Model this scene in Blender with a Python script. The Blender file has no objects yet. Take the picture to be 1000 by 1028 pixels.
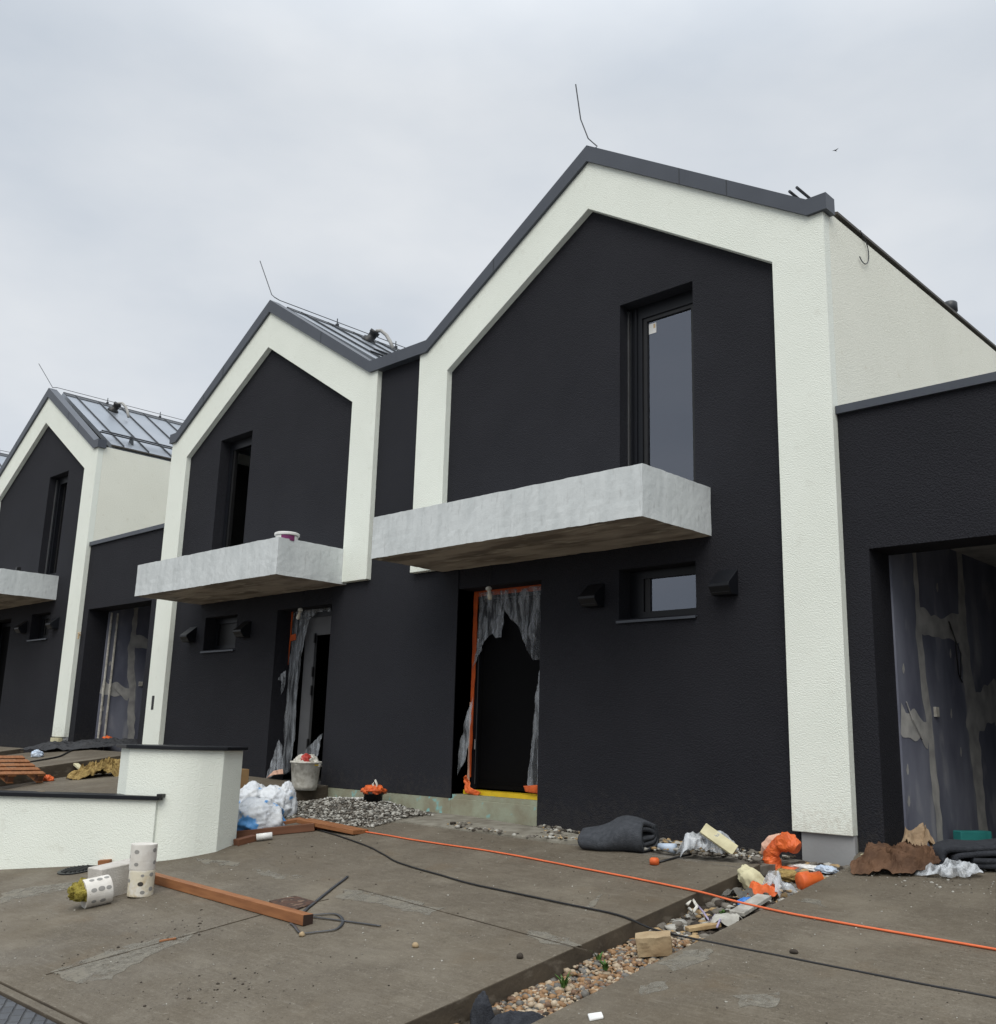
import bpy, bmesh, math, random
from mathutils import Vector, Matrix, noise, geometry
random.seed(7)
SC = bpy.context.scene
COL = SC.collection

# ------------------------------------------------------------------ camera
CAM = Vector((10.90592, -9.42246, 1.16298))
YAW, PITCH, ROLL, FOC = math.radians(44.2007), math.radians(12.66073), math.radians(1.60303), 1007.93
_f = Vector((-math.sin(YAW)*math.cos(PITCH), math.cos(YAW)*math.cos(PITCH), math.sin(PITCH)))
_r0 = Vector((math.cos(YAW), math.sin(YAW), 0)); _u0 = _r0.cross(_f)
_r = math.cos(ROLL)*_r0 + math.sin(ROLL)*_u0
_u = -math.sin(ROLL)*_r0 + math.cos(ROLL)*_u0
cd = bpy.data.cameras.new('camera'); cam = bpy.data.objects.new('camera', cd); COL.objects.link(cam)
m = Matrix.Identity(4)
for i in range(3):
    m[i][0] = _r[i]; m[i][1] = _u[i]; m[i][2] = -_f[i]; m[i][3] = CAM[i]
cam.matrix_world = m
cd.sensor_fit = 'HORIZONTAL'; cd.sensor_width = 36; cd.lens = 36*FOC/1000
cd.clip_start = .05; cd.clip_end = 2000
SC.camera = cam

# surveying helpers: where a sight line of the photograph meets a plane of the place
def ray(px, py): return _f + (px-500)/FOC*_r - (py-514)/FOC*_u
def PY(px, py, Y): d = ray(px, py); return CAM + d*((Y-CAM.y)/d.y)
def PX(px, py, X): d = ray(px, py); return CAM + d*((X-CAM.x)/d.x)
def PL(px, py, c, sx, sy):
    d = ray(px, py); t = (c+sx*CAM.x+sy*CAM.y-CAM.z)/(d.z-sx*d.x-sy*d.y); return CAM + d*t
def zmain(x, y): return .22 + .15*y
def zdrive(x, y): return .20 + .14*y
def zmid(x, y): return .38 - .02*(x+1.73) + .14*y
def zleft(x, y): return .68 + .14*y
def G(px, py): return PL(px, py, .22, 0, .15)
def GR(px, py): return PL(px, py, .20, 0, .14)
def GM(px, py): return PL(px, py, .38-.0346, -.02, .14)
def GL(px, py): return PL(px, py, .68, 0, .14)

# ------------------------------------------------------------------ light
SUN_EL, SUN_AZ = math.radians(48), math.radians(148)      # azimuth from +Y clockwise
w = bpy.data.worlds.new('World'); SC.world = w; w.use_nodes = True
nt = w.node_tree; nt.nodes.clear(); N = nt.nodes.new; Lk = nt.links.new
out = N('ShaderNodeOutputWorld')
sky = N('ShaderNodeTexSky'); sky.sky_type = 'NISHITA'; sky.sun_disc = False
sky.sun_elevation = SUN_EL; sky.sun_rotation = SUN_AZ
b1 = N('ShaderNodeBackground'); b1.inputs[1].default_value = .08; Lk(sky.outputs[0], b1.inputs[0])
tc = N('ShaderNodeTexCoord'); mp = N('ShaderNodeMapping'); mp.inputs['Scale'].default_value = (1, 1, 2.2)
Lk(tc.outputs['Generated'], mp.inputs[0])
n1 = N('ShaderNodeTexNoise'); n1.inputs['Scale'].default_value = 2.6; n1.inputs['Detail'].default_value = 5; n1.inputs['Roughness'].default_value = .5
Lk(mp.outputs[0], n1.inputs['Vector'])
rp = N('ShaderNodeValToRGB'); rp.color_ramp.elements[0].position = .32; rp.color_ramp.elements[1].position = .66
rp.color_ramp.elements[0].color = (.61, .665, .735, 1); rp.color_ramp.elements[1].color = (.80, .83, .865, 1)
Lk(n1.outputs['Fac'], rp.inputs[0])
sx = N('ShaderNodeSeparateXYZ'); Lk(tc.outputs['Generated'], sx.inputs[0])
mr = N('ShaderNodeMapRange'); mr.interpolation_type = 'SMOOTHSTEP'
mr.inputs[1].default_value = .55; mr.inputs[2].default_value = 1; mr.inputs[3].default_value = 1; mr.inputs[4].default_value = 2.9
Lk(sx.outputs['Z'], mr.inputs[0])
b2 = N('ShaderNodeBackground'); Lk(rp.outputs[0], b2.inputs[0]); Lk(mr.outputs[0], b2.inputs[1])
mx = N('ShaderNodeMixShader'); mx.inputs[0].default_value = .93
Lk(b1.outputs[0], mx.inputs[1]); Lk(b2.outputs[0], mx.inputs[2]); Lk(mx.outputs[0], out.inputs[0])
sd = bpy.data.lights.new('sun', 'SUN'); so = bpy.data.objects.new('sun', sd); COL.objects.link(so)
sd.energy = 1.85; sd.angle = math.radians(40); sd.color = (1, .955, .86)
sv = Vector((math.sin(SUN_AZ)*math.cos(SUN_EL), math.cos(SUN_AZ)*math.cos(SUN_EL), math.sin(SUN_EL)))
so.rotation_euler = sv.to_track_quat('Z', 'Y').to_euler()
SC.view_settings.view_transform = 'Standard'; SC.view_settings.look = 'None'
SC.view_settings.exposure = 0; SC.view_settings.gamma = 1
SC.cycles.max_bounces = 8; SC.cycles.transparent_max_bounces = 16

# ------------------------------------------------------------------ materials
MATS = {}
def mat(name, col, col2=None, vs=3, rough=.85, bump=None, bump2=None, spec=.3, metal=0, contrast=(.35, .65), stretch=None, col3=None, v3=None, detail=4):
    """two-tone noise colour + optional speckle tone + up to two bump layers, all in object space"""
    mt = bpy.data.materials.new(name); mt.use_nodes = True; t = mt.node_tree; n = t.nodes; l = t.links
    b = n['Principled BSDF']; b.inputs['Roughness'].default_value = rough
    b.inputs['Specular IOR Level'].default_value = spec; b.inputs['Metallic'].default_value = metal
    c = n.new('ShaderNodeTexCoord'); vec = c.outputs['Object']
    if stretch:
        mpn = n.new('ShaderNodeMapping'); mpn.inputs['Scale'].default_value = stretch; l.new(vec, mpn.inputs[0]); svec = mpn.outputs[0]
    else: svec = vec
    col2 = col2 or tuple(x*.85 for x in col)
    nz = n.new('ShaderNodeTexNoise'); nz.inputs['Scale'].default_value = vs; nz.inputs['Detail'].default_value = detail; l.new(svec, nz.inputs['Vector'])
    rm = n.new('ShaderNodeValToRGB'); rm.color_ramp.elements[0].position, rm.color_ramp.elements[1].position = contrast
    rm.color_ramp.elements[0].color = (*col, 1); rm.color_ramp.elements[1].color = (*col2, 1); l.new(nz.outputs['Fac'], rm.inputs[0])
    cout = rm.outputs[0]
    if col3:
        n3 = n.new('ShaderNodeTexNoise'); n3.inputs['Scale'].default_value = v3[0]; n3.inputs['Detail'].default_value = 3; l.new(svec, n3.inputs['Vector'])
        r3 = n.new('ShaderNodeMapRange'); r3.inputs[1].default_value = v3[1]; r3.inputs[2].default_value = v3[2]; l.new(n3.outputs['Fac'], r3.inputs[0])
        mxn = n.new('ShaderNodeMixRGB'); mxn.inputs[2].default_value = (*col3, 1); l.new(r3.outputs[0], mxn.inputs[0]); l.new(cout, mxn.inputs[1]); cout = mxn.outputs[0]
    l.new(cout, b.inputs['Base Color'])
    prev = None
    for bp_ in (bump, bump2):
        if not bp_: continue
        sc, st, di = bp_
        nb = n.new('ShaderNodeTexNoise'); nb.inputs['Scale'].default_value = sc; nb.inputs['Detail'].default_value = 3; l.new(vec, nb.inputs['Vector'])
        bn = n.new('ShaderNodeBump'); bn.inputs['Strength'].default_value = st; bn.inputs['Distance'].default_value = di
        l.new(nb.outputs['Fac'], bn.inputs['Height'])
        if prev: l.new(prev, bn.inputs['Normal'])
        prev = bn.outputs[0]
    if prev: l.new(prev, b.inputs['Normal'])
    MATS[name] = mt
    return mt

white = mat('white_stucco', (.80, .835, .765), (.76, .795, .725), 1.3, .9, (70, .62, .013), (150, .5, .006), col3=(.69, .71, .64), v3=(7, .62, .85), contrast=(.3, .7))
dark = mat('charcoal_stucco', (.0168, .0172, .0222), (.0132, .0136, .0180), 1.3, .8, (58, .9, .015), (120, .6, .008), spec=.22, contrast=(.3, .7), col3=(.023, .024, .029), v3=(40, .56, .74), detail=6)
darkfine = mat('charcoal_render', (.0190, .0198, .0248), (.0160, .0166, .0212), .8, .8, (70, .5, .008), spec=.2, contrast=(.3, .7))
def splash(mt, z0, z1, col, amt):
    """dried mud splashed up the foot of a wall: ragged spots, most of them low down"""
    t = mt.node_tree; n = t.nodes; b = n['Principled BSDF']; l = t.links; src = b.inputs['Base Color'].links[0].from_socket
    c = n.new('ShaderNodeTexCoord'); sp = n.new('ShaderNodeSeparateXYZ'); l.new(c.outputs['Object'], sp.inputs[0])
    mr = n.new('ShaderNodeMapRange'); mr.inputs[1].default_value = z0; mr.inputs[2].default_value = z1; mr.inputs[3].default_value = .16; mr.inputs[4].default_value = -.22; l.new(sp.outputs['Z'], mr.inputs[0])
    z = n.new('ShaderNodeTexNoise'); z.inputs['Scale'].default_value = 9; z.inputs['Detail'].default_value = 7; z.inputs['Roughness'].default_value = .72; l.new(c.outputs['Object'], z.inputs['Vector'])
    z.inputs['Scale'].default_value = 16; ad = n.new('ShaderNodeMath'); ad.operation = 'ADD'; l.new(mr.outputs[0], ad.inputs[0]); l.new(z.outputs['Fac'], ad.inputs[1])
    m2 = n.new('ShaderNodeMapRange'); m2.inputs[1].default_value = .50; m2.inputs[2].default_value = .68; m2.inputs[3].default_value = 0; m2.inputs[4].default_value = amt; l.new(ad.outputs[0], m2.inputs[0])
    mx_ = n.new('ShaderNodeMixRGB'); mx_.inputs[2].default_value = (*col, 1); l.new(m2.outputs[0], mx_.inputs[0]); l.new(src, mx_.inputs[1]); l.new(mx_.outputs[0], b.inputs['Base Color'])
splash(dark, .2, 1.0, (.06, .054, .047), .20); splash(darkfine, .3, 1.1, (.06, .054, .047), .20)
whiteband = mat('white_band_stucco', (.80, .835, .765), (.76, .795, .725), 1.3, .9, (70, .62, .013), (150, .5, .006), col3=(.69, .71, .64), v3=(7, .62, .85), contrast=(.3, .7))
splash(whiteband, .3, 1.0, (.45, .41, .34), .35)
whiteside = mat('white_render_warm_lit', (.82, .825, .73), (.78, .785, .69), 1.1, .9, (75, .6, .012), (150, .4, .005), col3=(.70, .69, .58), v3=(6, .62, .85), contrast=(.3, .7))  # same white, with the warm light on the side walls put into its colour
trimm = mat('grey_sheet_metal', (.046, .053, .068), (.054, .062, .078), 2, .45, (3, .08, .02), spec=.5)
seam = mat('dark_sheet_metal', (.03, .034, .04), None, 2, .45, spec=.5)
roofm = mat('roof_sheet_metal', (.27, .30, .335), (.31, .335, .37), 1.5, .32, (2, .12, .03), spec=.6, metal=.55)
conc = mat('fair_faced_concrete', (.585, .615, .62), (.51, .54, .545), 1.6, .8, (26, .3, .008), (5, .2, .02), stretch=(4.5, 4.5, 1.1), contrast=(.40, .66), col3=(.44, .46, .462), v3=(5, .56, .80), detail=9)
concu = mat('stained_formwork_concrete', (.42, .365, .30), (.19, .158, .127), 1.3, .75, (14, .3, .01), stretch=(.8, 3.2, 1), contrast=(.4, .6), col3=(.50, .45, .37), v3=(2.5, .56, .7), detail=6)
frame = mat('anthracite_frame', (.0075, .0085, .0115), None, 4, .4, spec=.3)
black = mat('black_plastic', (.012, .012, .013), None, 6, .45, spec=.4)
silver = mat('bare_steel', (.45, .46, .47), None, 6, .35, metal=.9)
blackdoor = mat('black_door_leaf', (.002, .002, .0025), None, 3, .7, spec=.08)
greydoor = mat('grey_door_leaf', (.10, .102, .108), None, 3, .5)
inside = mat('room_shade_plaster', (.05, .05, .05), None, 3, .9)  # plaster colour lowered to hold the shade of the rooms
eavem = mat('brown_eave_metal', (.075, .066, .055), None, 3, .5)
hosem = mat('grey_hose', (.36, .355, .34), None, 30, .7)
plinthm = mat('green_grey_insulation', (.30, .32, .24), (.24, .225, .16), 4, .9, (25, .4, .01), col3=(.22, .42, .40), v3=(7, .6, .68))
pierm = mat('grey_base_coat', (.30, .305, .31), (.26, .265, .27), 3, .9, (30, .25, .006))
board = mat('blue_grey_plasterboard', (.195, .208, .26), (.11, .117, .16), 1.8, .8, (8, .1, .01), contrast=(.35, .65), col3=(.36, .365, .385), v3=(2.2, .56, .78), stretch=(1, 1.2, .55))
filler = mat('joint_filler', (.45, .445, .43), (.30, .30, .295), 5, .9, (20, .2, .006))
orange = mat('orange_tape', (.62, .115, .025), (.48, .09, .03), 8, .55, (18, .4, .01))
orangep = mat('orange_plastic', (.74, .15, .035), (.50, .09, .025), 9, .5, (14, .35, .015))
peach = mat('pale_orange_foam', (.72, .45, .34), (.62, .38, .28), 5, .8, (14, .4, .015))
yellow = mat('yellow_tape', (.70, .47, .02), None, 8, .5)
wood = mat('reddish_timber', (.31, .135, .055), (.20, .08, .033), 6, .65, (40, .25, .004), stretch=(.5, 5, 5), contrast=(.3, .7))
wood2 = mat('dark_timber', (.15, .065, .035), (.10, .043, .023), 6, .7, (40, .3, .004), stretch=(.5, 5, 5), contrast=(.3, .7))
palew = mat('pale_timber', (.58, .44, .27), (.48, .35, .2), 6, .7, (40, .2, .004))
endw = mat('dark_end_grain', (.035, .02, .015), None, 20, .8)
stone = mat('aerated_block', (.50, .475, .44), (.42, .395, .36), 9, .95, (60, .6, .01))
corew = mat('white_polystyrene', (.63, .61, .57), (.54, .51, .465), 8, .8, (35, .35, .008))
coreb = mat('dirty_polystyrene', (.60, .555, .44), (.46, .35, .20), 7, .85, (35, .4, .01), contrast=(.5, .7), col3=(.64, .61, .54), v3=(9, .5, .6))
hole = mat('recess_grey', (.27, .265, .25), None, 10, .9)
holed = mat('recess_dark', (.05, .045, .04), None, 10, .9)
wool = mat('mineral_wool', (.36, .30, .06), (.20, .16, .03), 25, .95, (60, 1, .03))
wool2 = mat('golden_wool', (.40, .29, .11), (.24, .16, .06), 20, .95, (50, 1, .03))
felt = mat('grey_felt', (.060, .065, .075), (.036, .040, .047), 22, .98, (90, .8, .01), contrast=(.3, .7))
felt2 = mat('dark_felt', (.035, .038, .045), (.022, .024, .03), 22, .98, (90, .8, .01), contrast=(.3, .7))
tarp = mat('black_membrane', (.022, .023, .026), (.035, .036, .04), 6, .6, (12, .5, .02))
sack = mat('white_sack', (.60, .62, .64), (.50, .53, .57), 4, .45, (18, .45, .02), col3=(.10, .30, .62), v3=(2.6, .565, .585), spec=.4)
sackb = mat('blue_sack', (.04, .16, .52), (.06, .24, .62), 5, .4, (18, .45, .02), spec=.4)
whitep = mat('white_plastic', (.74, .74, .72), None, 6, .5)
bucketm = mat('dirty_white_plastic', (.60, .585, .53), (.38, .36, .31), 14, .7, (30, .2, .005), contrast=(.4, .65))
pebm = [mat('ochre_pebble', (.30, .18, .09), (.19, .11, .055), 20, .6), mat('cream_pebble', (.42, .345, .25), (.30, .235, .16), 20, .6), mat('grey_pebble', (.17, .16, .145), (.10, .095, .085), 20, .7), mat('brown_pebble', (.17, .10, .06), (.11, .07, .045), 20, .6)]
rub = [mat('grey_rubble', (.19, .175, .15), (.115, .102, .085), 12, .9, (40, .5, .01)), mat('pale_rubble', (.42, .41, .37), (.3, .29, .26), 12, .9, (40, .5, .01)), mat('dark_soil', (.055, .045, .035), (.03, .025, .02), 12, .95, (40, .5, .01)), mat('tan_scrap', (.42, .31, .17), (.3, .2, .1), 9, .9)]
heapm = mat('dark_grey_rubble', (.13, .125, .112), (.09, .085, .075), 12, .9, (40, .5, .01))
leaf = mat('weed_green', (.06, .14, .025), (.04, .09, .02), 10, .6)
paperb = mat('brown_paper', (.135, .072, .04), (.07, .036, .02), 6, .8, (16, .3, .02))
paper2 = mat('tan_paper', (.33, .24, .155), (.24, .165, .10), 6, .85, (16, .3, .02))
teal = mat('teal_foam', (.03, .22, .21), (.02, .17, .165), 7, .7)
cardb = mat('cardboard', (.30, .19, .09), None, 6, .85)
rust = mat('rusty_plate', (.085, .045, .03), (.045, .03, .024), 14, .8, (40, .6, .01), contrast=(.4, .6), col3=(.17, .11, .075), v3=(16, .58, .66))
sandst = mat('pale_sandstone', (.37, .285, .175), (.28, .20, .115), 6, .9, (30, .5, .012))
cyel = mat('cream_board', (.60, .56, .37), (.46, .42, .27), 6, .8, (30, .3, .01))
purple = mat('purple_label', (.18, .03, .12), None, 6, .5)
blueg = mat('pale_blue_paper', (.42, .52, .66), (.5, .56, .64), 6, .6)
soil = mat('site_soil', (.085, .07, .055), (.12, .105, .085), 3, .95, (9, .6, .06), (40, .6, .02))
glassn = bpy.data.materials.new('window_glass'); glassn.use_nodes = True
t = glassn.node_tree; t.nodes.clear(); o_ = t.nodes.new('ShaderNodeOutputMaterial')
gl = t.nodes.new('ShaderNodeBsdfGlossy'); gl.inputs['Roughness'].default_value = .02; gl.inputs['Color'].default_value = (.80, .86, 1, 1)
tr = t.nodes.new('ShaderNodeBsdfTransparent'); tr.inputs['Color'].default_value = (.55, .58, .62, 1)
fr = t.nodes.new('ShaderNodeFresnel'); fr.inputs['IOR'].default_value = 2.35
ms = t.nodes.new('ShaderNodeMixShader'); t.links.new(fr.outputs[0], ms.inputs[0]); t.links.new(tr.outputs[0], ms.inputs[1]); t.links.new(gl.outputs[0], ms.inputs[2]); t.links.new(ms.outputs[0], o_.inputs[0])
def filmmat(name, col, op):
    mt = bpy.data.materials.new(name); mt.use_nodes = True; t = mt.node_tree; t.nodes.clear()
    o_ = t.nodes.new('ShaderNodeOutputMaterial'); p = t.nodes.new('ShaderNodeBsdfPrincipled'); p.inputs['Base Color'].default_value = (*col, 1); p.inputs['Roughness'].default_value = .22
    tr = t.nodes.new('ShaderNodeBsdfTransparent'); tr.inputs['Color'].default_value = (.94, .94, .94, 1)
    c = t.nodes.new('ShaderNodeTexCoord'); mp_ = t.nodes.new('ShaderNodeMapping'); mp_.inputs['Scale'].default_value = (1.5, 1, .22); mp_.inputs['Rotation'].default_value = (0, .35, 0); t.links.new(c.outputs['Object'], mp_.inputs[0])
    nz = t.nodes.new('ShaderNodeTexNoise'); nz.inputs['Scale'].default_value = 9; nz.inputs['Detail'].default_value = 4; nz.inputs['Distortion'].default_value = .5
    t.links.new(mp_.outputs[0], nz.inputs['Vector'])
    mr = t.nodes.new('ShaderNodeMapRange'); mr.inputs[1].default_value = .40; mr.inputs[2].default_value = .66; mr.inputs[3].default_value = op*.3; mr.inputs[4].default_value = min(1, op*2.3)
    t.links.new(nz.outputs['Fac'], mr.inputs[0])
    bn = t.nodes.new('ShaderNodeBump'); bn.inputs['Strength'].default_value = .45; bn.inputs['Distance'].default_value = .03; t.links.new(nz.outputs['Fac'], bn.inputs['Height']); t.links.new(bn.outputs[0], p.inputs['Normal'])
    ms = t.nodes.new('ShaderNodeMixShader'); t.links.new(mr.outputs[0], ms.inputs[0]); t.links.new(tr.outputs[0], ms.inputs[1]); t.links.new(p.outputs[0], ms.inputs[2]); t.links.new(ms.outputs[0], o_.inputs[0])
    return mt
film = filmmat('masking_film', (.40, .425, .46), .21)
film2 = filmmat('clear_film', (.62, .65, .68), .38)
film3 = filmmat('thin_film', (.44, .47, .51), .21)

def slabmat():
    mt = bpy.data.materials.new('site_concrete'); mt.use_nodes = True; t = mt.node_tree; n = t.nodes; l = t.links; b = n['Principled BSDF']
    c = n.new('ShaderNodeTexCoord'); v = c.outputs['Object']
    def nz(s, d=4, r=.55):
        x = n.new('ShaderNodeTexNoise'); x.inputs['Scale'].default_value = s; x.inputs['Detail'].default_value = d; x.inputs['Roughness'].default_value = r; l.new(v, x.inputs['Vector']); return x.outputs['Fac']
    def ramp(f, *st):
        x = n.new('ShaderNodeValToRGB'); e = x.color_ramp.elements
        while len(e) < len(st): e.new(.5)
        for q, (p, cc) in zip(e, st): q.position = p; q.color = (*cc, 1)
        l.new(f, x.inputs[0]); return x.outputs[0]
    def mixc(f, a, bb, mode='MIX'):
        x = n.new('ShaderNodeMixRGB'); x.blend_type = mode
        if hasattr(f, 'links'): l.new(f, x.inputs[0])
        else: x.inputs[0].default_value = f
        l.new(a, x.inputs[1])
        if hasattr(bb, 'links'): l.new(bb, x.inputs[2])
        else: x.inputs[2].default_value = (*bb, 1)
        return x.outputs[0]
    def rng(f, a, bb, c0=0, c1=1):
        x = n.new('ShaderNodeMapRange'); x.inputs[1].default_value = a; x.inputs[2].default_value = bb; x.inputs[3].default_value = c0; x.inputs[4].default_value = c1; l.new(f, x.inputs[0]); return x.outputs[0]
    base = ramp(nz(.9, 6), (.3, (0.105, 0.088, 0.065)), (.5, (0.123, 0.104, 0.077)), (.7, (0.144, 0.123, 0.093)))
    base = mixc(rng(nz(5, 8, .7), .46, .70, 0, .42), base, (0.080, 0.065, 0.046))
    base = mixc(rng(nz(2.3, 6), .58, .72, 0, .45), base, (0.174, 0.153, 0.119))
    base = mixc(rng(nz(55, 5, .8), .50, .66, 0, .55), base, (0.058, 0.046, 0.034))
    base = mixc(rng(nz(75, 4, .75), .54, .68, 0, .55), base, (0.210, 0.185, 0.146))
    base = mixc(rng(nz(19, 8, .85), .53, .63, 0, .62), base, (0.075, 0.060, 0.043))
    base = mixc(rng(nz(27, 8, .85), .55, .65, 0, .62), base, (0.241, 0.214, 0.169))
    base = mixc(rng(nz(24, 3, .7), .64, .72, 0, .8), base, (0.044, 0.033, 0.025))
    base = mixc(rng(nz(33, 2, .6), .68, .74, 0, .8), base, (0.263, 0.236, 0.195))
    base = mixc(rng(nz(1.7, 4), .60, .74, 0, .35), base, (0.122, 0.083, 0.044))
    base = mixc(rng(nz(.75, 7, .62), .52, .66, 0, .5), base, (0.209, 0.184, 0.141))
    base = mixc(rng(nz(.55, 6, .6), .50, .36, 0, .45), base, (0.098, 0.077, 0.051))
    mpx = n.new('ShaderNodeMapping'); mpx.inputs['Scale'].default_value = (1.0, 7, 1); mpx.inputs['Rotation'].default_value = (0, 0, .25); l.new(c.outputs['Object'], mpx.inputs[0])
    zs = n.new('ShaderNodeTexNoise'); zs.inputs['Scale'].default_value = 4; zs.inputs['Detail'].default_value = 9; zs.inputs['Roughness'].default_value = .75; l.new(mpx.outputs[0], zs.inputs['Vector'])
    base = mixc(rng(zs.outputs['Fac'], .54, .74, 0, .6), base, (0.209, 0.187, 0.150))
    base = mixc(rng(zs.outputs['Fac'], .46, .28, 0, .6), base, (0.077, 0.062, 0.045))
    l.new(base, b.inputs['Base Color'])
    l.new(rng(nz(1.6, 4), .35, .65, .5, .9), b.inputs['Roughness']); b.inputs['Specular IOR Level'].default_value = .3
    bn = n.new('ShaderNodeBump'); bn.inputs['Strength'].default_value = .55; bn.inputs['Distance'].default_value = .012; l.new(nz(60, 6, .75), bn.inputs['Height'])
    b2 = n.new('ShaderNodeBump'); b2.inputs['Strength'].default_value = .4; b2.inputs['Distance'].default_value = .03; l.new(nz(5, 4), b2.inputs['Height']); l.new(bn.outputs[0], b2.inputs['Normal'])
    l.new(b2.outputs[0], b.inputs['Normal'])
    return mt
slabm = slabmat()
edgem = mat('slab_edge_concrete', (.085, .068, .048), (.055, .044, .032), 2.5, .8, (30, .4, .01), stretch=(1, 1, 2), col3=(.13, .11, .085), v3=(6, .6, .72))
patchm = mat('cement_smear', (.25, .235, .195), (.165, .15, .12), 5, .9, (30, .3, .008), contrast=(.4, .62))
def breakup(mt, scale, lo, hi):
    t = mt.node_tree; n = t.nodes; b = n['Principled BSDF']; o = n['Material Output']
    c = n.new('ShaderNodeTexCoord'); z = n.new('ShaderNodeTexNoise'); z.inputs['Scale'].default_value = scale; z.inputs['Detail'].default_value = 8; z.inputs['Roughness'].default_value = .7
    t.links.new(c.outputs['Object'], z.inputs['Vector']); m_ = n.new('ShaderNodeMapRange'); m_.inputs[1].default_value = lo; m_.inputs[2].default_value = hi
    t.links.new(z.outputs['Fac'], m_.inputs[0]); t.links.new(m_.outputs[0], b.inputs['Alpha'])
smearm = mat('thin_cement_smear', (.25, .235, .20), (.165, .15, .12), 5, .9, (30, .3, .008), contrast=(.4, .62)); breakup(smearm, 5, .40, .58)
def stampmat():
    mt = bpy.data.materials.new('stamped_pavement'); mt.use_nodes = True; t = mt.node_tree; n = t.nodes; l = t.links; b = n['Principled BSDF']
    c = n.new('ShaderNodeTexCoord')
    mpn = n.new('ShaderNodeMapping'); mpn.inputs['Rotation'].default_value = (0, 0, .5); l.new(c.outputs['Object'], mpn.inputs[0])
    nzz = n.new('ShaderNodeTexNoise'); nzz.inputs['Scale'].default_value = 6; l.new(c.outputs['Object'], nzz.inputs['Vector'])
    mxv = n.new('ShaderNodeMixRGB'); mxv.inputs[0].default_value = .018; l.new(mpn.outputs[0], mxv.inputs[1]); l.new(nzz.outputs['Color'], mxv.inputs[2])
    br = n.new('ShaderNodeTexBrick'); br.inputs['Scale'].default_value = 3.2; br.inputs['Mortar Size'].default_value = .03; br.inputs['Mortar Smooth'].default_value = .6
    br.inputs['Color1'].default_value = (.075, .08, .09, 1); br.inputs['Color2'].default_value = (.05, .054, .063, 1); br.inputs['Mortar'].default_value = (.022, .023, .026, 1)
    l.new(mxv.outputs[0], br.inputs['Vector']); l.new(br.outputs['Color'], b.inputs['Base Color'])
    bn = n.new('ShaderNodeBump'); bn.inputs['Strength'].default_value = .7; bn.inputs['Distance'].default_value = .02; bn.invert = True
    l.new(br.outputs['Fac'], bn.inputs['Height']); l.new(bn.outputs[0], b.inputs['Normal']); b.inputs['Roughness'].default_value = .5
    return mt
stampm = stampmat()

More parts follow.
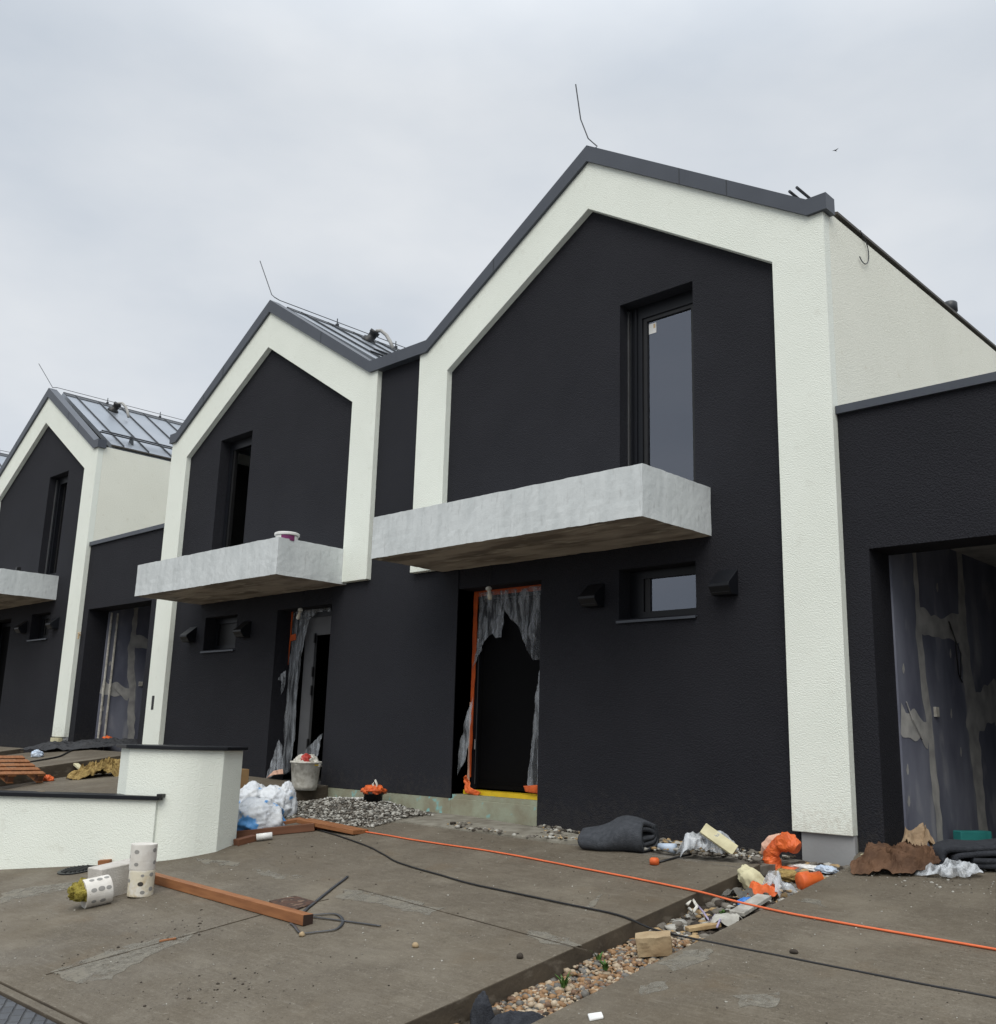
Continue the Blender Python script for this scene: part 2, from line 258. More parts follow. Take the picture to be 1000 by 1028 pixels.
# ------------------------------------------------------------------ mesh helpers
class MB:
    def __init__(s): s.v = []; s.f = []; s.mi = []
    def add(s, vs, fs, mi=0):
        o = len(s.v); s.v += [tuple(p) for p in vs]; s.f += [tuple(o+i for i in f) for f in fs]; s.mi += [mi]*len(fs); return s
    def box(s, x0, x1, y0, y1, z0, z1, mi=0):
        return s.add([(x0,y0,z0),(x1,y0,z0),(x1,y1,z0),(x0,y1,z0),(x0,y0,z1),(x1,y0,z1),(x1,y1,z1),(x0,y1,z1)],
                     [(0,3,2,1),(4,5,6,7),(0,1,5,4),(1,2,6,5),(2,3,7,6),(3,0,4,7)], mi)
    def obox(s, c, ax, ay, az, hx, hy, hz, mi=0):
        c = Vector(c); vs = []
        for k in (-1, 1):
            for i, j in ((-1,-1),(1,-1),(1,1),(-1,1)): vs.append(c+ax*hx*i+ay*hy*j+az*hz*k)
        return s.add(vs, [(0,3,2,1),(4,5,6,7),(0,1,5,4),(1,2,6,5),(2,3,7,6),(3,0,4,7)], mi)
    def prism(s, poly, a, b, axis='y', mi=0):
        """extrude a 2-D outline along y (outline in x,z) or x (outline in y,z) or z (outline in x,y; a, b may be functions)"""
        n = len(poly)
        def P(p, h):
            if axis == 'y': return (p[0], h, p[1])
            if axis == 'x': return (h, p[0], p[1])
            return (p[0], p[1], h(*p) if callable(h) else h)
        vs = [P(p, a) for p in poly]+[P(p, b) for p in poly]
        tri = geometry.tessellate_polygon([[Vector((p[0], p[1], 0)) for p in poly]])
        fs = [tuple(q) for q in tri]+[tuple(n+i for i in reversed(q)) for q in tri]
        fs += [(i, (i+1) % n, n+(i+1) % n, n+i) for i in range(n)]
        return s.add(vs, fs, mi)
    def tube(s, pts, r, n=6, mi=0, flat=1.0, r1=None):
        pts = [Vector(p) for p in pts]; o = len(s.v); rings = len(pts)
        for i, p in enumerate(pts):
            d = (pts[min(i+1, rings-1)]-pts[max(i-1, 0)]).normalized()
            up = Vector((0,0,1)) if abs(d.z) < .95 else Vector((1,0,0))
            a = d.cross(up).normalized(); b = a.cross(d).normalized()
            rr = r if r1 is None else r+(r1-r)*i/(rings-1)
            for k in range(n):
                t = 2*math.pi*k/n; s.v.append(tuple(p+a*math.cos(t)*rr+b*math.sin(t)*rr*flat))
        for i in range(rings-1):
            for k in range(n): s.f.append((o+i*n+k, o+i*n+(k+1) % n, o+(i+1)*n+(k+1) % n, o+(i+1)*n+k)); s.mi.append(mi)
        s.f.append(tuple(o+k for k in reversed(range(n)))); s.mi.append(mi)
        s.f.append(tuple(o+(rings-1)*n+k for k in range(n))); s.mi.append(mi)
        return s
    def lathe(s, prof, c=(0,0,0), n=24, mi=0, ax=None):
        """rings of (radius, height) about an axis"""
        c = Vector(c); az = (ax or Vector((0,0,1))).normalized(); a = az.orthogonal().normalized(); b = az.cross(a); o = len(s.v)
        for r, h in prof:
            for k in range(n): t = 2*math.pi*k/n; s.v.append(tuple(c+az*h+a*math.cos(t)*r+b*math.sin(t)*r))
        for i in range(len(prof)-1):
            for k in range(n): s.f.append((o+i*n+k, o+i*n+(k+1) % n, o+(i+1)*n+(k+1) % n, o+(i+1)*n+k)); s.mi.append(mi)
        s.f.append(tuple(o+k for k in reversed(range(n)))); s.mi.append(mi)
        e = o+(len(prof)-1)*n; s.f.append(tuple(e+k for k in range(n))); s.mi.append(mi)
        return s
    def build(s, name, mats, parent=None, flip=False, smooth=False, bevel=0, fix=True, loc=None):
        me = bpy.data.meshes.new(name); vs = s.v
        if loc is not None: vs = [tuple(Vector(p)-Vector(loc)) for p in vs]
        if flip: vs = [(-p[0], p[1], p[2]) for p in vs]
        me.from_pydata(vs, [], s.f)
        mats = mats if isinstance(mats, (list, tuple)) else [mats]
        for q in mats: me.materials.append(q)
        me.polygons.foreach_set('material_index', s.mi)
        if fix:
            bm = bmesh.new(); bm.from_mesh(me); bmesh.ops.recalc_face_normals(bm, faces=bm.faces); bm.to_mesh(me); bm.free()
        if smooth: me.polygons.foreach_set('use_smooth', [True]*len(me.polygons))
        o = bpy.data.objects.new(name, me); COL.objects.link(o)
        if parent is not None: o.parent = parent
        if loc is not None: o.location = loc
        if bevel:
            bv = o.modifiers.new('bevel', 'BEVEL'); bv.width = bevel; bv.segments = 2; bv.limit_method = 'ANGLE'
        return o
def tag(o, label, cat, group=None):
    o['label'] = label; o['category'] = cat
    if group: o['group'] = group
    return o
def struct(o, kind='structure'): o['kind'] = kind; return o
def empty(name, loc, label, cat, group=None):
    o = bpy.data.objects.new(name, None); COL.objects.link(o); o.location = loc; o.empty_display_size = .2
    return tag(o, label, cat, group)
def copy_tree(o, parent=None):
    c = o.copy(); COL.objects.link(c); c.parent = parent
    for ch in list(o.children): copy_tree(ch, c)
    return c
def fbm(p, oct=4):
    a = 0; w = 1
    for i in range(oct): a += w*noise.noise(p); p = p*2.03+Vector((3.1, 1.7, 9.2)); w *= .5
    return a
def ridged(p, oct=4):
    a = 0; w = 1
    for i in range(oct): a += w*(1-2*abs(noise.noise(p))); p = p*2.1+Vector((3.1, 1.7, 9.2)); w *= .5
    return a
def crumple(name, m_, c, sx, sy, sz, rot=0, seed=0, amp=.25, freq=2.2, sub=4, floor=None, parent=None, smooth=True, lean=(0, 0)):
    """a crumpled lump of sheet, cloth or a filled sack resting on its underside"""
    bm = bmesh.new(); bmesh.ops.create_icosphere(bm, subdivisions=sub, radius=1)
    R = Matrix.Rotation(rot, 3, 'Z')
    for v in bm.verts:
        p = v.co.copy(); k = 1+amp*(ridged(p*freq+Vector((seed*7.3, seed*3.1, 0)))-.25)*.6+amp*.6*noise.noise(p*1.3+Vector((seed*2.7, 5, 1)))
        p = p*k
        q = Vector((p.x*sx, p.y*sy, p.z*sz))
        if q.z < -sz*.55: q.z = -sz*.55+(q.z+sz*.55)*.05
        q.x += lean[0]*q.z; q.y += lean[1]*q.z
        v.co = R @ q+Vector((0, 0, sz*.55))
    bmesh.ops.recalc_face_normals(bm, faces=bm.faces)
    me = bpy.data.meshes.new(name); bm.to_mesh(me); bm.free()
    me.materials.append(m_); me.polygons.foreach_set('use_smooth', [smooth]*len(me.polygons))
    o = bpy.data.objects.new(name, me); COL.objects.link(o); o.location = c
    if parent is not None: o.parent = parent
    return o
def heap(name, m_, c, rx, ry, h, rot=0, seed=0, freq=7, step=.03, parent=None, thick=.003, spread=.35, smooth=False):
    """crumpled sheet lying on the ground: an uneven outline thrown into sharp folds"""
    poly = []
    for i in range(40):
        a = 2*math.pi*i/40; k = 1+spread*noise.noise(Vector((math.cos(a)*1.6, math.sin(a)*1.6, seed*3.3)))+.15*noise.noise(Vector((math.cos(a)*5, math.sin(a)*5, seed*1.3)))
        poly.append((rx*k*math.cos(a), ry*k*math.sin(a)))
    R = Matrix.Rotation(rot, 3, 'Z')
    def place(u, v, _h):
        env = max(0, 1-(u/rx)**2*.7-(v/ry)**2*.7); q = Vector((u*freq, v*freq, seed*4.1))
        z = h*(.05+.95*min(1, env*1.4))*max(0, .25+.5*ridged(q*.55, 3)*.7+.35*ridged(q*1.4+Vector((3, 1, 0)), 3)*.6+.3*noise.noise(q*.3))+.004
        d = Vector((noise.noise(q*.8+Vector((7, 0, 0))), noise.noise(q*.8+Vector((0, 7, 0))), 0))*h*.5*env
        q2 = R @ (Vector((u, v, z))+d); q2.z += .145*q2.y; return q2
    o = sheet(name, m_, poly, place, step, 0, (1, 1), seed, parent, thick)
    o.data.polygons.foreach_set('use_smooth', [smooth]*len(o.data.polygons))
    o.location = c; return o
def inside_poly(x, y, poly):
    r = False; j = len(poly)-1
    for i in range(len(poly)):
        xi, yi = poly[i]; xj, yj = poly[j]
        if (yi > y) != (yj > y) and x < (xj-xi)*(y-yi)/(yj-yi)+xi: r = not r
        j = i
    return r
def sheet(name, m_, poly, place, step, wr, freq, seed=0, parent=None, thick=.002, rag=0):
    """a thin wrinkled film cut to an outline; place(u, v, h) puts it in the world"""
    tri = geometry.tessellate_polygon([[Vector((p[0], p[1], 0)) for p in poly]])
    bm = bmesh.new(); vs = [bm.verts.new((p[0], p[1], 0)) for p in poly]
    for q in tri:
        try: bm.faces.new([vs[i] for i in q])
        except ValueError: pass
    for it in range(7):
        ed = [e for e in bm.edges if e.calc_length() > step]
        if not ed: break
        bmesh.ops.subdivide_edges(bm, edges=ed, cuts=1)
        bmesh.ops.triangulate(bm, faces=[f for f in bm.faces if len(f.verts) > 3])
    for v in bm.verts:
        u, vv = v.co.x, v.co.y
        if rag: u += rag*noise.noise(Vector((u*7, vv*7, seed)))+rag*.5*noise.noise(Vector((u*19, vv*19, seed+3))); vv += rag*noise.noise(Vector((u*7, vv*7, seed+7)))+rag*.6*noise.noise(Vector((u*21, vv*21, seed+5)))
        h = wr*(ridged(Vector((u*freq[0], vv*freq[1], seed*5.5)), 4)-.3)
        v.co = place(u, vv, h)
    me = bpy.data.meshes.new(name); bm.to_mesh(me); bm.free(); me.materials.append(m_)
    me.polygons.foreach_set('use_smooth', [True]*len(me.polygons))
    o = bpy.data.objects.new(name, me); COL.objects.link(o)
    s_ = o.modifiers.new('thickness', 'SOLIDIFY'); s_.thickness = thick
    if parent is not None: o.parent = parent
    return o
def plank(name, p0, p1, w_, h_, m_, roll=0, parent=None, lift=0, bev=.004, end=None):
    p0, p1 = Vector(p0), Vector(p1); d = (p1-p0); L = d.length; d.normalize()
    a = d.cross(Vector((0,0,1))).normalized(); b = a.cross(d).normalized()
    if roll:
        q = Matrix.Rotation(roll, 3, d); a = q @ a; b = q @ b
    c = (p0+p1)/2+b*(h_/2+lift)
    mb = MB(); mb.box(-L/2, L/2, -w_/2, w_/2, -h_/2, h_/2)
    if end: mb.mi[3] = 1; mb.mi[5] = 1
    o = mb.build(name, [m_, end] if end else m_, parent, bevel=bev)
    mw = Matrix.Identity(4)
    for i in range(3): mw[i][0] = d[i]; mw[i][1] = -a[i]; mw[i][2] = b[i]; mw[i][3] = c[i]
    o.matrix_world = mw
    return o

# ------------------------------------------------------------------ ground
def slab(name, poly, zf, th, mtop=None, label=None):
    mb = MB(); mb.prism(poly, lambda x, y: zf(x, y)-th, zf, 'z')
    n = len(poly)-2
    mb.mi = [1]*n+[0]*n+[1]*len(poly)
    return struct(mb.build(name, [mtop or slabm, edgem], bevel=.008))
def zbase(x, y):
    xe = max(-60, min(60, x)); ye = max(-6.4, min(.3, y))
    return -.03+.15*ye-.032*min(0, xe+1)*(1 if xe > -40 else 1)
mb = MB(); xs = [-600, -200, -60, -30, -20, -15, -12, -9, -6, -3, 0, 3, 6, 9, 15, 25, 60, 200, 600]; ys = [-600, -200, -60, -20, -10, -6.4, -5, -4, -3, -2, -1, 0, .3, 3, 12, 40, 200, 600]
vs = [(x, y, zbase(x, y)) for y in ys for x in xs]; nx = len(xs)
mb.add(vs, [(j*nx+i, j*nx+i+1, (j+1)*nx+i+1, (j+1)*nx+i) for j in range(len(ys)-1) for i in range(nx-1)])
struct(mb.build('ground', soil))
# ragged break line of the big slab towards the facade
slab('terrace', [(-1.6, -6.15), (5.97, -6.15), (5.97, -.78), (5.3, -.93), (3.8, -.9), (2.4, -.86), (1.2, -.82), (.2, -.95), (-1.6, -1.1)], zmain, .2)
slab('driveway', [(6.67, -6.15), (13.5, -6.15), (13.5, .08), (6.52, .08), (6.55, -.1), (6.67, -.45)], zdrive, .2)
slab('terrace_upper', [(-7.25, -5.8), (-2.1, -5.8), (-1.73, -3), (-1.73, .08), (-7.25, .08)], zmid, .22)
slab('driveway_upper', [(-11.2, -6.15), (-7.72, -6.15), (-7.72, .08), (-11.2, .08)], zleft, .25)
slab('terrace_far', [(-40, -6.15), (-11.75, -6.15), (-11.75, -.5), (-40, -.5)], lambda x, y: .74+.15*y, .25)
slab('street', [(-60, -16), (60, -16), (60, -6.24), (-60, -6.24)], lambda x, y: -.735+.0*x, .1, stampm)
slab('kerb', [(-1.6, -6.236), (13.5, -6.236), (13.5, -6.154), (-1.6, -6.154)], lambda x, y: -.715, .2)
struct(MB().box(6.9, 9.9, .1, 6.6, .05, .215).build('garage_floor', slabm))
# cement smears left on the slab
def smear(pts, seed, lift=.003, zf=None, gf=None):
    zf = zf or zmain; base = [(gf or G)(*p) for p in pts]; poly = []
    for i in range(len(base)):
        a, b = base[i], base[(i+1) % len(base)]; n = max(2, int((b-a).length/.05))
        for k in range(n):
            p = a.lerp(b, k/n); q = Vector((noise.noise(p*9+Vector((seed, 0, 0))), noise.noise(p*9+Vector((0, seed, 4))), 0))*.07
            poly.append((p.x+q.x, p.y+q.y))
    mb = MB(); mb.prism(poly, lambda x, y: zf(x, y)+.0005, lambda x, y: zf(x, y)+lift, 'z')
    return struct(mb.build('cement_patch', smearm))
smear([(50, 975), (115, 952), (200, 936), (188, 945), (150, 958), (112, 984), (75, 988)], 1)
smear([(345, 893), (372, 895), (410, 903), (446, 913), (430, 918), (385, 909), (340, 901)], 2)
smear([(530, 934), (560, 940), (582, 949), (568, 951), (540, 943)], 3)
smear([(196, 861), (240, 866), (238, 870), (205, 867)], 4)
smear([(256, 872), (304, 880), (290, 884), (258, 877)], 5)
smear([(596, 902), (606, 898), (600, 910), (590, 911)], 6)
smear([(0, 898), (30, 890), (85, 884), (92, 888), (40, 899), (0, 907)], 7)
smear([(660, 968), (690, 955), (715, 953), (708, 962), (680, 974)], 11, zf=zdrive, gf=GR)
smear([(805, 904), (822, 903), (832, 911), (815, 909)], 12, zf=zdrive, gf=GR)
smear([(640, 990), (668, 984), (672, 992), (650, 999)], 13, zf=zdrive, gf=GR)
smear([(735, 1000), (775, 996), (780, 1010), (745, 1014)], 14, zf=zdrive, gf=GR)
smear([(280, 918), (296, 909), (298, 911), (282, 921)], 8)
struct(MB().prism([(.15, -.80), (2.4, -.85), (3.65, -.86), (3.9, -.55), (2.3, -.2), (1.2, .12), (.1, .12)], -.15, lambda x, y: zmain(x, min(y, -.45))+.012, 'z').build('cement_pad', patchm))
# joints sawn into the slab
for a, b in (((46, 979), (265, 918)), ((360, 893), (590, 955)), ((265, 918), (330, 903))):
    p, q = G(*a), G(*b); d = (q-p).normalized(); s_ = Vector((-d.y, d.x, 0))*.0035
    mbj = MB(); mbj.prism([(p+s_)[:2], (p-s_)[:2], (q-s_)[:2], (q+s_)[:2]], lambda x, y: zmain(x, y)+.0005, lambda x, y: zmain(x, y)+.0065, 'z')
    struct(mbj.build('slab_joint', edgem))

# ------------------------------------------------------------------ houses
W_, A_ = 6.5, .62
HR, HI, HC, HE = 8.95, 8.03, 6.40, 6.98          # ridge (trim top), inner apex, inner corner, eave trim top
SL = (HI-HC)/(W_/2-A_)
def wall_with_openings(x0, x1, z0, top, ops, y0, y1, depth):
    """a thick wall; top(x) is its upper line, ops are rectangular openings with reveals"""
    mb = MB(); cuts = sorted({x0, x1, W_/2, *[o[0] for o in ops], *[o[1] for o in ops]}); cuts = [c for c in cuts if x0 <= c <= x1]
    for a, b in zip(cuts, cuts[1:]):
        cov = sorted([(o[2], o[3]) for o in ops if o[0] < (a+b)/2 < o[1]]); z = z0; segs = []
        for lo, hi in cov: segs.append((z, z, lo, lo)); z = hi
        segs.append((z, z, top(a), top(b)))
        for la, lb, ha, hb in segs:
            mb.add([(a, y0, la), (b, y0, lb), (b, y0, hb), (a, y0, ha)], [(0, 1, 2, 3)])
            mb.add([(a, y1, la), (b, y1, lb), (b, y1, hb), (a, y1, ha)], [(3, 2, 1, 0)])
    for a, b, lo, hi in ops:
        mb.add([(a, y0, lo), (a, y1, lo), (a, y1, hi), (a, y0, hi)], [(0, 1, 2, 3)])
        mb.add([(b, y0, lo), (b, y0, hi), (b, y1, hi), (b, y1, lo)], [(0, 1, 2, 3)])
        mb.add([(a, y0, hi), (a, y1, hi), (b, y1, hi), (b, y0, hi)], [(0, 1, 2, 3)])
        mb.add([(a, y0, lo), (b, y0, lo), (b, y1, lo), (a, y1, lo)], [(0, 1, 2, 3)])
    return mb
def rough_box(x0, x1, y0, y1, z0, z1, amp, seed, n=(40, 12, 6)):
    """box with slightly uneven cast faces; the underside gets material 1"""
    mb = MB()
    def face(o, u, v, nu, nv, mi):
        vs = []
        for j in range(nv+1):
            for i in range(nu+1):
                p = Vector(o)+Vector(u)*i/nu+Vector(v)*j/nv
                q = Vector((noise.noise(p*3+Vector((seed, 0, 0)))+.6*noise.noise(p*13), noise.noise(p*3+Vector((0, seed, 0)))+.6*noise.noise(p*14), noise.noise(p*4+Vector((0, 0, seed)))+.9*noise.noise(p*15)))*amp
                vs.append(p+q)
        mb.add(vs, [(j*(nu+1)+i, j*(nu+1)+i+1, (j+1)*(nu+1)+i+1, (j+1)*(nu+1)+i) for j in range(nv) for i in range(nu)], mi)
    dx, dy, dz = x1-x0, y1-y0, z1-z0; a, b, c = n
    face((x0, y0, z0), (dx, 0, 0), (0, 0, dz), a, c, 0); face((x0, y1, z0), (dx, 0, 0), (0, 0, dz), a, c, 0)
    face((x0, y0, z0), (0, dy, 0), (0, 0, dz), b, c, 0); face((x1, y0, z0), (0, dy, 0), (0, 0, dz), b, c, 0)
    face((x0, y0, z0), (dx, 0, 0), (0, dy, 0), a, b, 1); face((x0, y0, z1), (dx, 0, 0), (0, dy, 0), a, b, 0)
    bm = bmesh.new(); me = bpy.data.meshes.new('t'); me.from_pydata(mb.v, [], mb.f)
    me.polygons.foreach_set('material_index', mb.mi); bm.from_mesh(me); bmesh.ops.remove_doubles(bm, verts=bm.verts, dist=.0005)
    out_ = MB(); bm.verts.index_update()
    out_.v = [tuple(v.co) for v in bm.verts]; out_.f = [tuple(v.index for v in f.verts) for f in bm.faces]; out_.mi = [f.material_index for f in bm.faces]
    bm.free(); bpy.data.meshes.remove(me)
    return out_
def ragged_strip(mb, pts, place, seed, t=.003):
    """a smear of filler along a centre line of (u, v, half width)"""
    dense = []
    pts = [(a, b, c*1.1) for a, b, c in pts]
    for (u0, v0, w0), (u1, v1, w1) in zip(pts, pts[1:]):
        n = max(2, int(math.hypot(u1-u0, v1-v0)/.05))
        for k in range(n): dense.append((u0+(u1-u0)*k/n, v0+(v1-v0)*k/n, w0+(w1-w0)*k/n))
    dense.append(pts[-1]); Ls, Rs = [], []
    for i, (u, v, w_) in enumerate(dense):
        a = dense[max(0, i-1)]; b = dense[min(len(dense)-1, i+1)]; d = Vector((b[0]-a[0], b[1]-a[1])).normalized(); nn = Vector((-d.y, d.x))
        e1 = w_*(1+.55*noise.noise(Vector((u*5, v*5, seed)))); e2 = w_*(1+.55*noise.noise(Vector((u*5, v*5, seed+9))))
        Ls.append((u+nn.x*e1, v+nn.y*e1)); Rs.append((u-nn.x*e2, v-nn.y*e2))
    vs = [place(*p, t) for p in Ls]+[place(*p, t) for p in Rs]; n = len(Ls)
    mb.add(vs, [(i, i+1, n+i+1, n+i) for i in range(n-1)])

def house(flip, oz, ox, label, variant):
    root = empty('terraced_house', (ox, 0, oz), label, 'house', 'terraced gabled houses in a row')
    def B(mb, name, m_, **k): return mb.build(name, m_, k.pop('parent', root), flip, **k)
    # dark plaster front with its openings
    win = (3.70, 4.78, 4.0, 6.555); slit = (3.69, 4.76, 2.565, 3.16); door = (.93, 2.45, -.24, 3.15)
    topf = lambda x: HI+.35-abs(x-W_/2)*SL
    B(wall_with_openings(.03, W_-.03, -.25, topf, [win, slit, door], .1, .45, .35), 'front_wall', dark, fix=False)
    # white band: short leg, gable, long leg
    ring = [(0, 3.45), (A_, 3.45), (A_, HC), (W_/2, HI), (W_-A_, HC), (W_-A_, .35), (W_, .35), (W_, HE-.14), (W_/2, HR-.14), (0, HE-.14)]
    o = B(MB().prism(ring, 0, .13), 'gable_band', whiteband, bevel=.006)
    if variant != 'far':
        s_ = MB().box(W_-.30, W_-.21, -.004, .01, 1.50, 1.76) if variant == 'mid' else None
        if s_: B(s_, 'letter_slot', black, parent=o)
    # side and back walls, floors: the closed body behind the front
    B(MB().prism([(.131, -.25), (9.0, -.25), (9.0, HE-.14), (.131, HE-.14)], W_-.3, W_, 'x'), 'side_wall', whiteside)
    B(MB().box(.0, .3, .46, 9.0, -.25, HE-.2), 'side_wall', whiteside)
    B(MB().prism([(0, -.25), (W_, -.25), (W_, HE-.2), (W_/2, HR-.2), (0, HE-.2)], 9.001, 9.3), 'back_wall', white)
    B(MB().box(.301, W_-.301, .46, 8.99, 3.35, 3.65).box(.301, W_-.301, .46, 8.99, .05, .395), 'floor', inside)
    B(MB().box(.302, .33, .462, 8.98, .4, 6.6), 'shade_lining', inside); B(MB().box(W_-.33, W_-.302, .462, 8.98, .4, 6.6), 'shade_lining', inside)  # dark sheets added over the pale inner walls so the rooms look unlit
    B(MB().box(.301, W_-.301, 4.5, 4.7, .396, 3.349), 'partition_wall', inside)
    # grey plinth under the long leg
    B(MB().box(5.955, W_-.004, .045, .098, -.2, .349), 'plinth', pierm)
    # roof: two sheet-metal slopes with standing seams
    RZ = HR-.03; ex = W_+.02
    def slope(side):
        sx_ = (lambda x: x) if side > 0 else (lambda x: W_-x)
        zr = lambda x: RZ-(x-W_/2)*SL
        xe = W_-.08; mb = MB()
        mb.prism([(sx_(W_/2), RZ), (sx_(xe), zr(xe)), (sx_(xe), zr(xe)-.12), (sx_(W_/2), RZ-.12)], .33, 9.35)
        o = B(mb, 'roof', roofm)
        ms = MB(); y = .62
        while y < 9.3:
            ms.prism([(sx_(W_/2+.05), RZ-.03+.035), (sx_(xe), zr(xe)+.038), (sx_(xe), zr(xe)-.01), (sx_(W_/2+.05), RZ-.04)], y, y+.022); y += .62
        ms.prism([(sx_(W_/2-.01), RZ+.02), (sx_(W_/2+.2), RZ+.02-.2*SL), (sx_(W_/2+.2), RZ-.2*SL-.02), (sx_(W_/2-.01), RZ-.03)], .332, 9.36)
        B(ms, 'standing_seam', seam, parent=o)
        B(MB().prism([(sx_(xe-.04), zr(xe)+.0), (sx_(W_+.015), zr(xe)-.03), (sx_(W_+.015), zr(xe)-.06), (sx_(xe-.04), zr(xe)-.06)], .331, 9.34), 'eave_flashing', eavem, parent=o)
        g = MB()
        for q, hh in ((.40, .10), (.31, .17)):
            x = xe-q; g.tube([(sx_(x), .2, zr(x)+hh), (sx_(x), 9.2, zr(x)+hh)], .018, 6)
        y = .95
        while y < 9.2:
            x = xe-.42; g.prism([(sx_(x-.05), zr(x-.05)), (sx_(x+.16), zr(x+.16)), (sx_(x+.12), zr(x+.12)+.2), (sx_(x+.02), zr(x)+.16)], y, y+.03); y += 1.24
        B(g, 'snow_guard', seam, parent=o)
        return o, sx_, zr
    vis = 1 if not flip else -1
    for sgn in (1, -1):
        o, sx_, zr = slope(sgn)
        if sgn == vis:
            x = W_/2+.50; y = 1.45 if not flip else 1.9
            p = MB().lathe([(.15, -.1), (.13, .06), (.085, .08), (.085, .17), (.10, .18), (.10, .24)], (sx_(x), y, zr(x)), 14, ax=Vector(((.55 if not flip else -.55), .25, .8)))
            v_ = B(p, 'roof_vent', black, parent=o, smooth=True)
            pts = [(sx_(x+.14), y+.06, zr(x)+.19), (sx_(x+.22), y+.12, zr(x)+.20), (sx_(x+.32), y+.18, zr(x)+.10), (sx_(x+.42), y+.2, zr(x)-.05), (sx_(x+.52), y+.2, zr(x)-.22)]
            B(MB().tube(pts, .036, 10), 'vent_hose', hosem, parent=v_, smooth=True)
            xx = W_-.45; VY = 5.0
            B(MB().lathe([(.06, -.1), (.06, .26), (.10, .27), (.10, .40), (.08, .42)], (sx_(xx), VY, zr(xx)), 14), 'vent_cap', seam, parent=o, smooth=True)
    # grey edge trim along the gable, flat over the eaves
    def tz(x): return HR-abs(x-W_/2)*(HR-HE)/(W_/2-.17)
    xl, xr = (-.499, W_+.06)
    top = [(xl, HE), (.17, HE), (W_/2, HR), (W_-.17, HE), (xr, HE)]
    bot = [(xr, HE-.19), (W_-.17, HE-.19), (W_/2, HR-.235), (.17, HE-.19), (xl, HE-.19)]
    tr_ = B(MB().prism(top+bot, -.045, .16), 'gable_trim', trimm)
    for xj in (1.55, 4.7, 5.35):
        z = tz(xj); B(MB().box(xj, xj+.012, -.048, -.0455, z-.215, z-.01), 'trim_joint', seam, parent=tr_)
    # lightning rod and ridge wire on little holders
    mbw = MB(); zt = HR+.11
    mbw.tube([(W_/2, .15, zt-.05), (W_/2, 9.2, zt)], .008, 5)
    rod = {'right': [(3.36, .05, 8.93), (3.20, .05, 9.12), (3.066, .05, 9.47), (2.97, .05, 10.06)], 'mid': [(3.25, .05, 9.03), (3.36, .05, 9.12), (3.87, .05, 9.97)], 'left': [(3.25, .05, 8.98), (2.92, .05, 9.25), (2.10, .05, 9.91)]}.get(variant, [(3.25, .05, 9.0), (3.0, .05, 9.8)])
    mbw.tube([(W_/2, .16, zt-.05)]+rod, .009, 5)
    for y in (1.5, 3.0, 4.5, 6, 7.5, 9): mbw.tube([(W_/2, y, HR-.03), (W_/2, y, zt+.03)], .011, 5).box(W_/2-.035, W_/2+.035, y-.02, y+.02, HR-.03, HR+.03)
    B(mbw, 'lightning_rod', seam)
    # balcony: cast concrete tray
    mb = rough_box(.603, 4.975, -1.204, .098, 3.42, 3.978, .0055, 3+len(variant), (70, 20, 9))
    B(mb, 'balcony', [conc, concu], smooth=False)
    # balcony door: deep frame, slim profiles, one tall pane
    x0, x1, z0, z1 = win; yf = .30
    fm = MB(); fm.box(x0+.004, x0+.20, yf, yf+.09, z0, z1-.004).box(x1-.12, x1-.004, yf, yf+.09, z0, z1-.004).box(x0+.2, x1-.12, yf, yf+.09, z1-.17, z1-.004).box(x0+.2, x1-.12, yf, yf+.09, z0, z0+.15)
    fm.box(x0+.03, x0+.06, yf-.018, yf-.001, z0, z1-.03).box(x0+.10, x0+.13, yf-.022, yf-.001, z0, z1-.03)
    wf = B(fm, 'balcony_door', frame)
    if variant == 'right':
        B(MB().box(x0+.202, x0+.26, yf+.02, yf+.08, z0+.152, z1-.172).box(x1-.17, x1-.122, yf+.02, yf+.08, z0+.152, z1-.172).box(x0+.26, x1-.17, yf+.02, yf+.08, z1-.22, z1-.172), 'sash', black, parent=wf)
        g = MB(); g.box(x0+.26, x1-.17, yf+.045, yf+.069, z0+.152, z1-.221); B(g, 'pane', glassn, parent=wf)
        st = MB().box(x0+.275, x0+.385, yf+.041, yf+.0445, 6.165, 6.30); so_ = B(st, 'sticker', whitep, parent=wf)
        B(MB().box(x0+.345, x0+.372, yf+.039, yf+.0405, 6.23, 6.285), 'sticker_mark', palew, parent=so_)
    else:
        # the sash stands open into the dark room
        B(MB().box(x0+.205, x0+.265, yf+.09, yf+.82, z0+.16, z1-.18).box(x1-.185, x1-.125, yf+.02, yf+.08, z0+.152, z1-.172), 'sash', black, parent=wf)
        g = MB().box(x0+.27, x0+.29, yf+.18, yf+.72, z0+.26, z1-.28); B(g, 'pane', glassn, parent=wf)
    B(MB().box(x0+.004, x0+.018, yf-.04, yf-.002, z0, z1-.03), 'shutter_rail', silver, parent=wf)
    # slit window with a sill
    x0, x1, z0, z1 = slit
    fm = MB(); fm.box(x0+.004, x0+.20, .32, .41, z0+.002, z1-.004).box(x1-.10, x1-.004, .32, .41, z0+.002, z1-.004).box(x0+.2, x1-.1, .32, .41, z1-.10, z1-.004).box(x0+.2, x1-.1, .32, .41, z0+.002, z0+.10)
    wf = B(fm, 'window', frame)
    B(MB().box(x0+.201, x0+.28, .34, .40, z0+.101, z1-.101), 'sash', black, parent=wf)
    g = MB().box(x0+.281, x1-.101, .36, .38, z0+.101, z1-.101)
    B(g, 'pane', glassn if variant == 'right' else black, parent=wf)
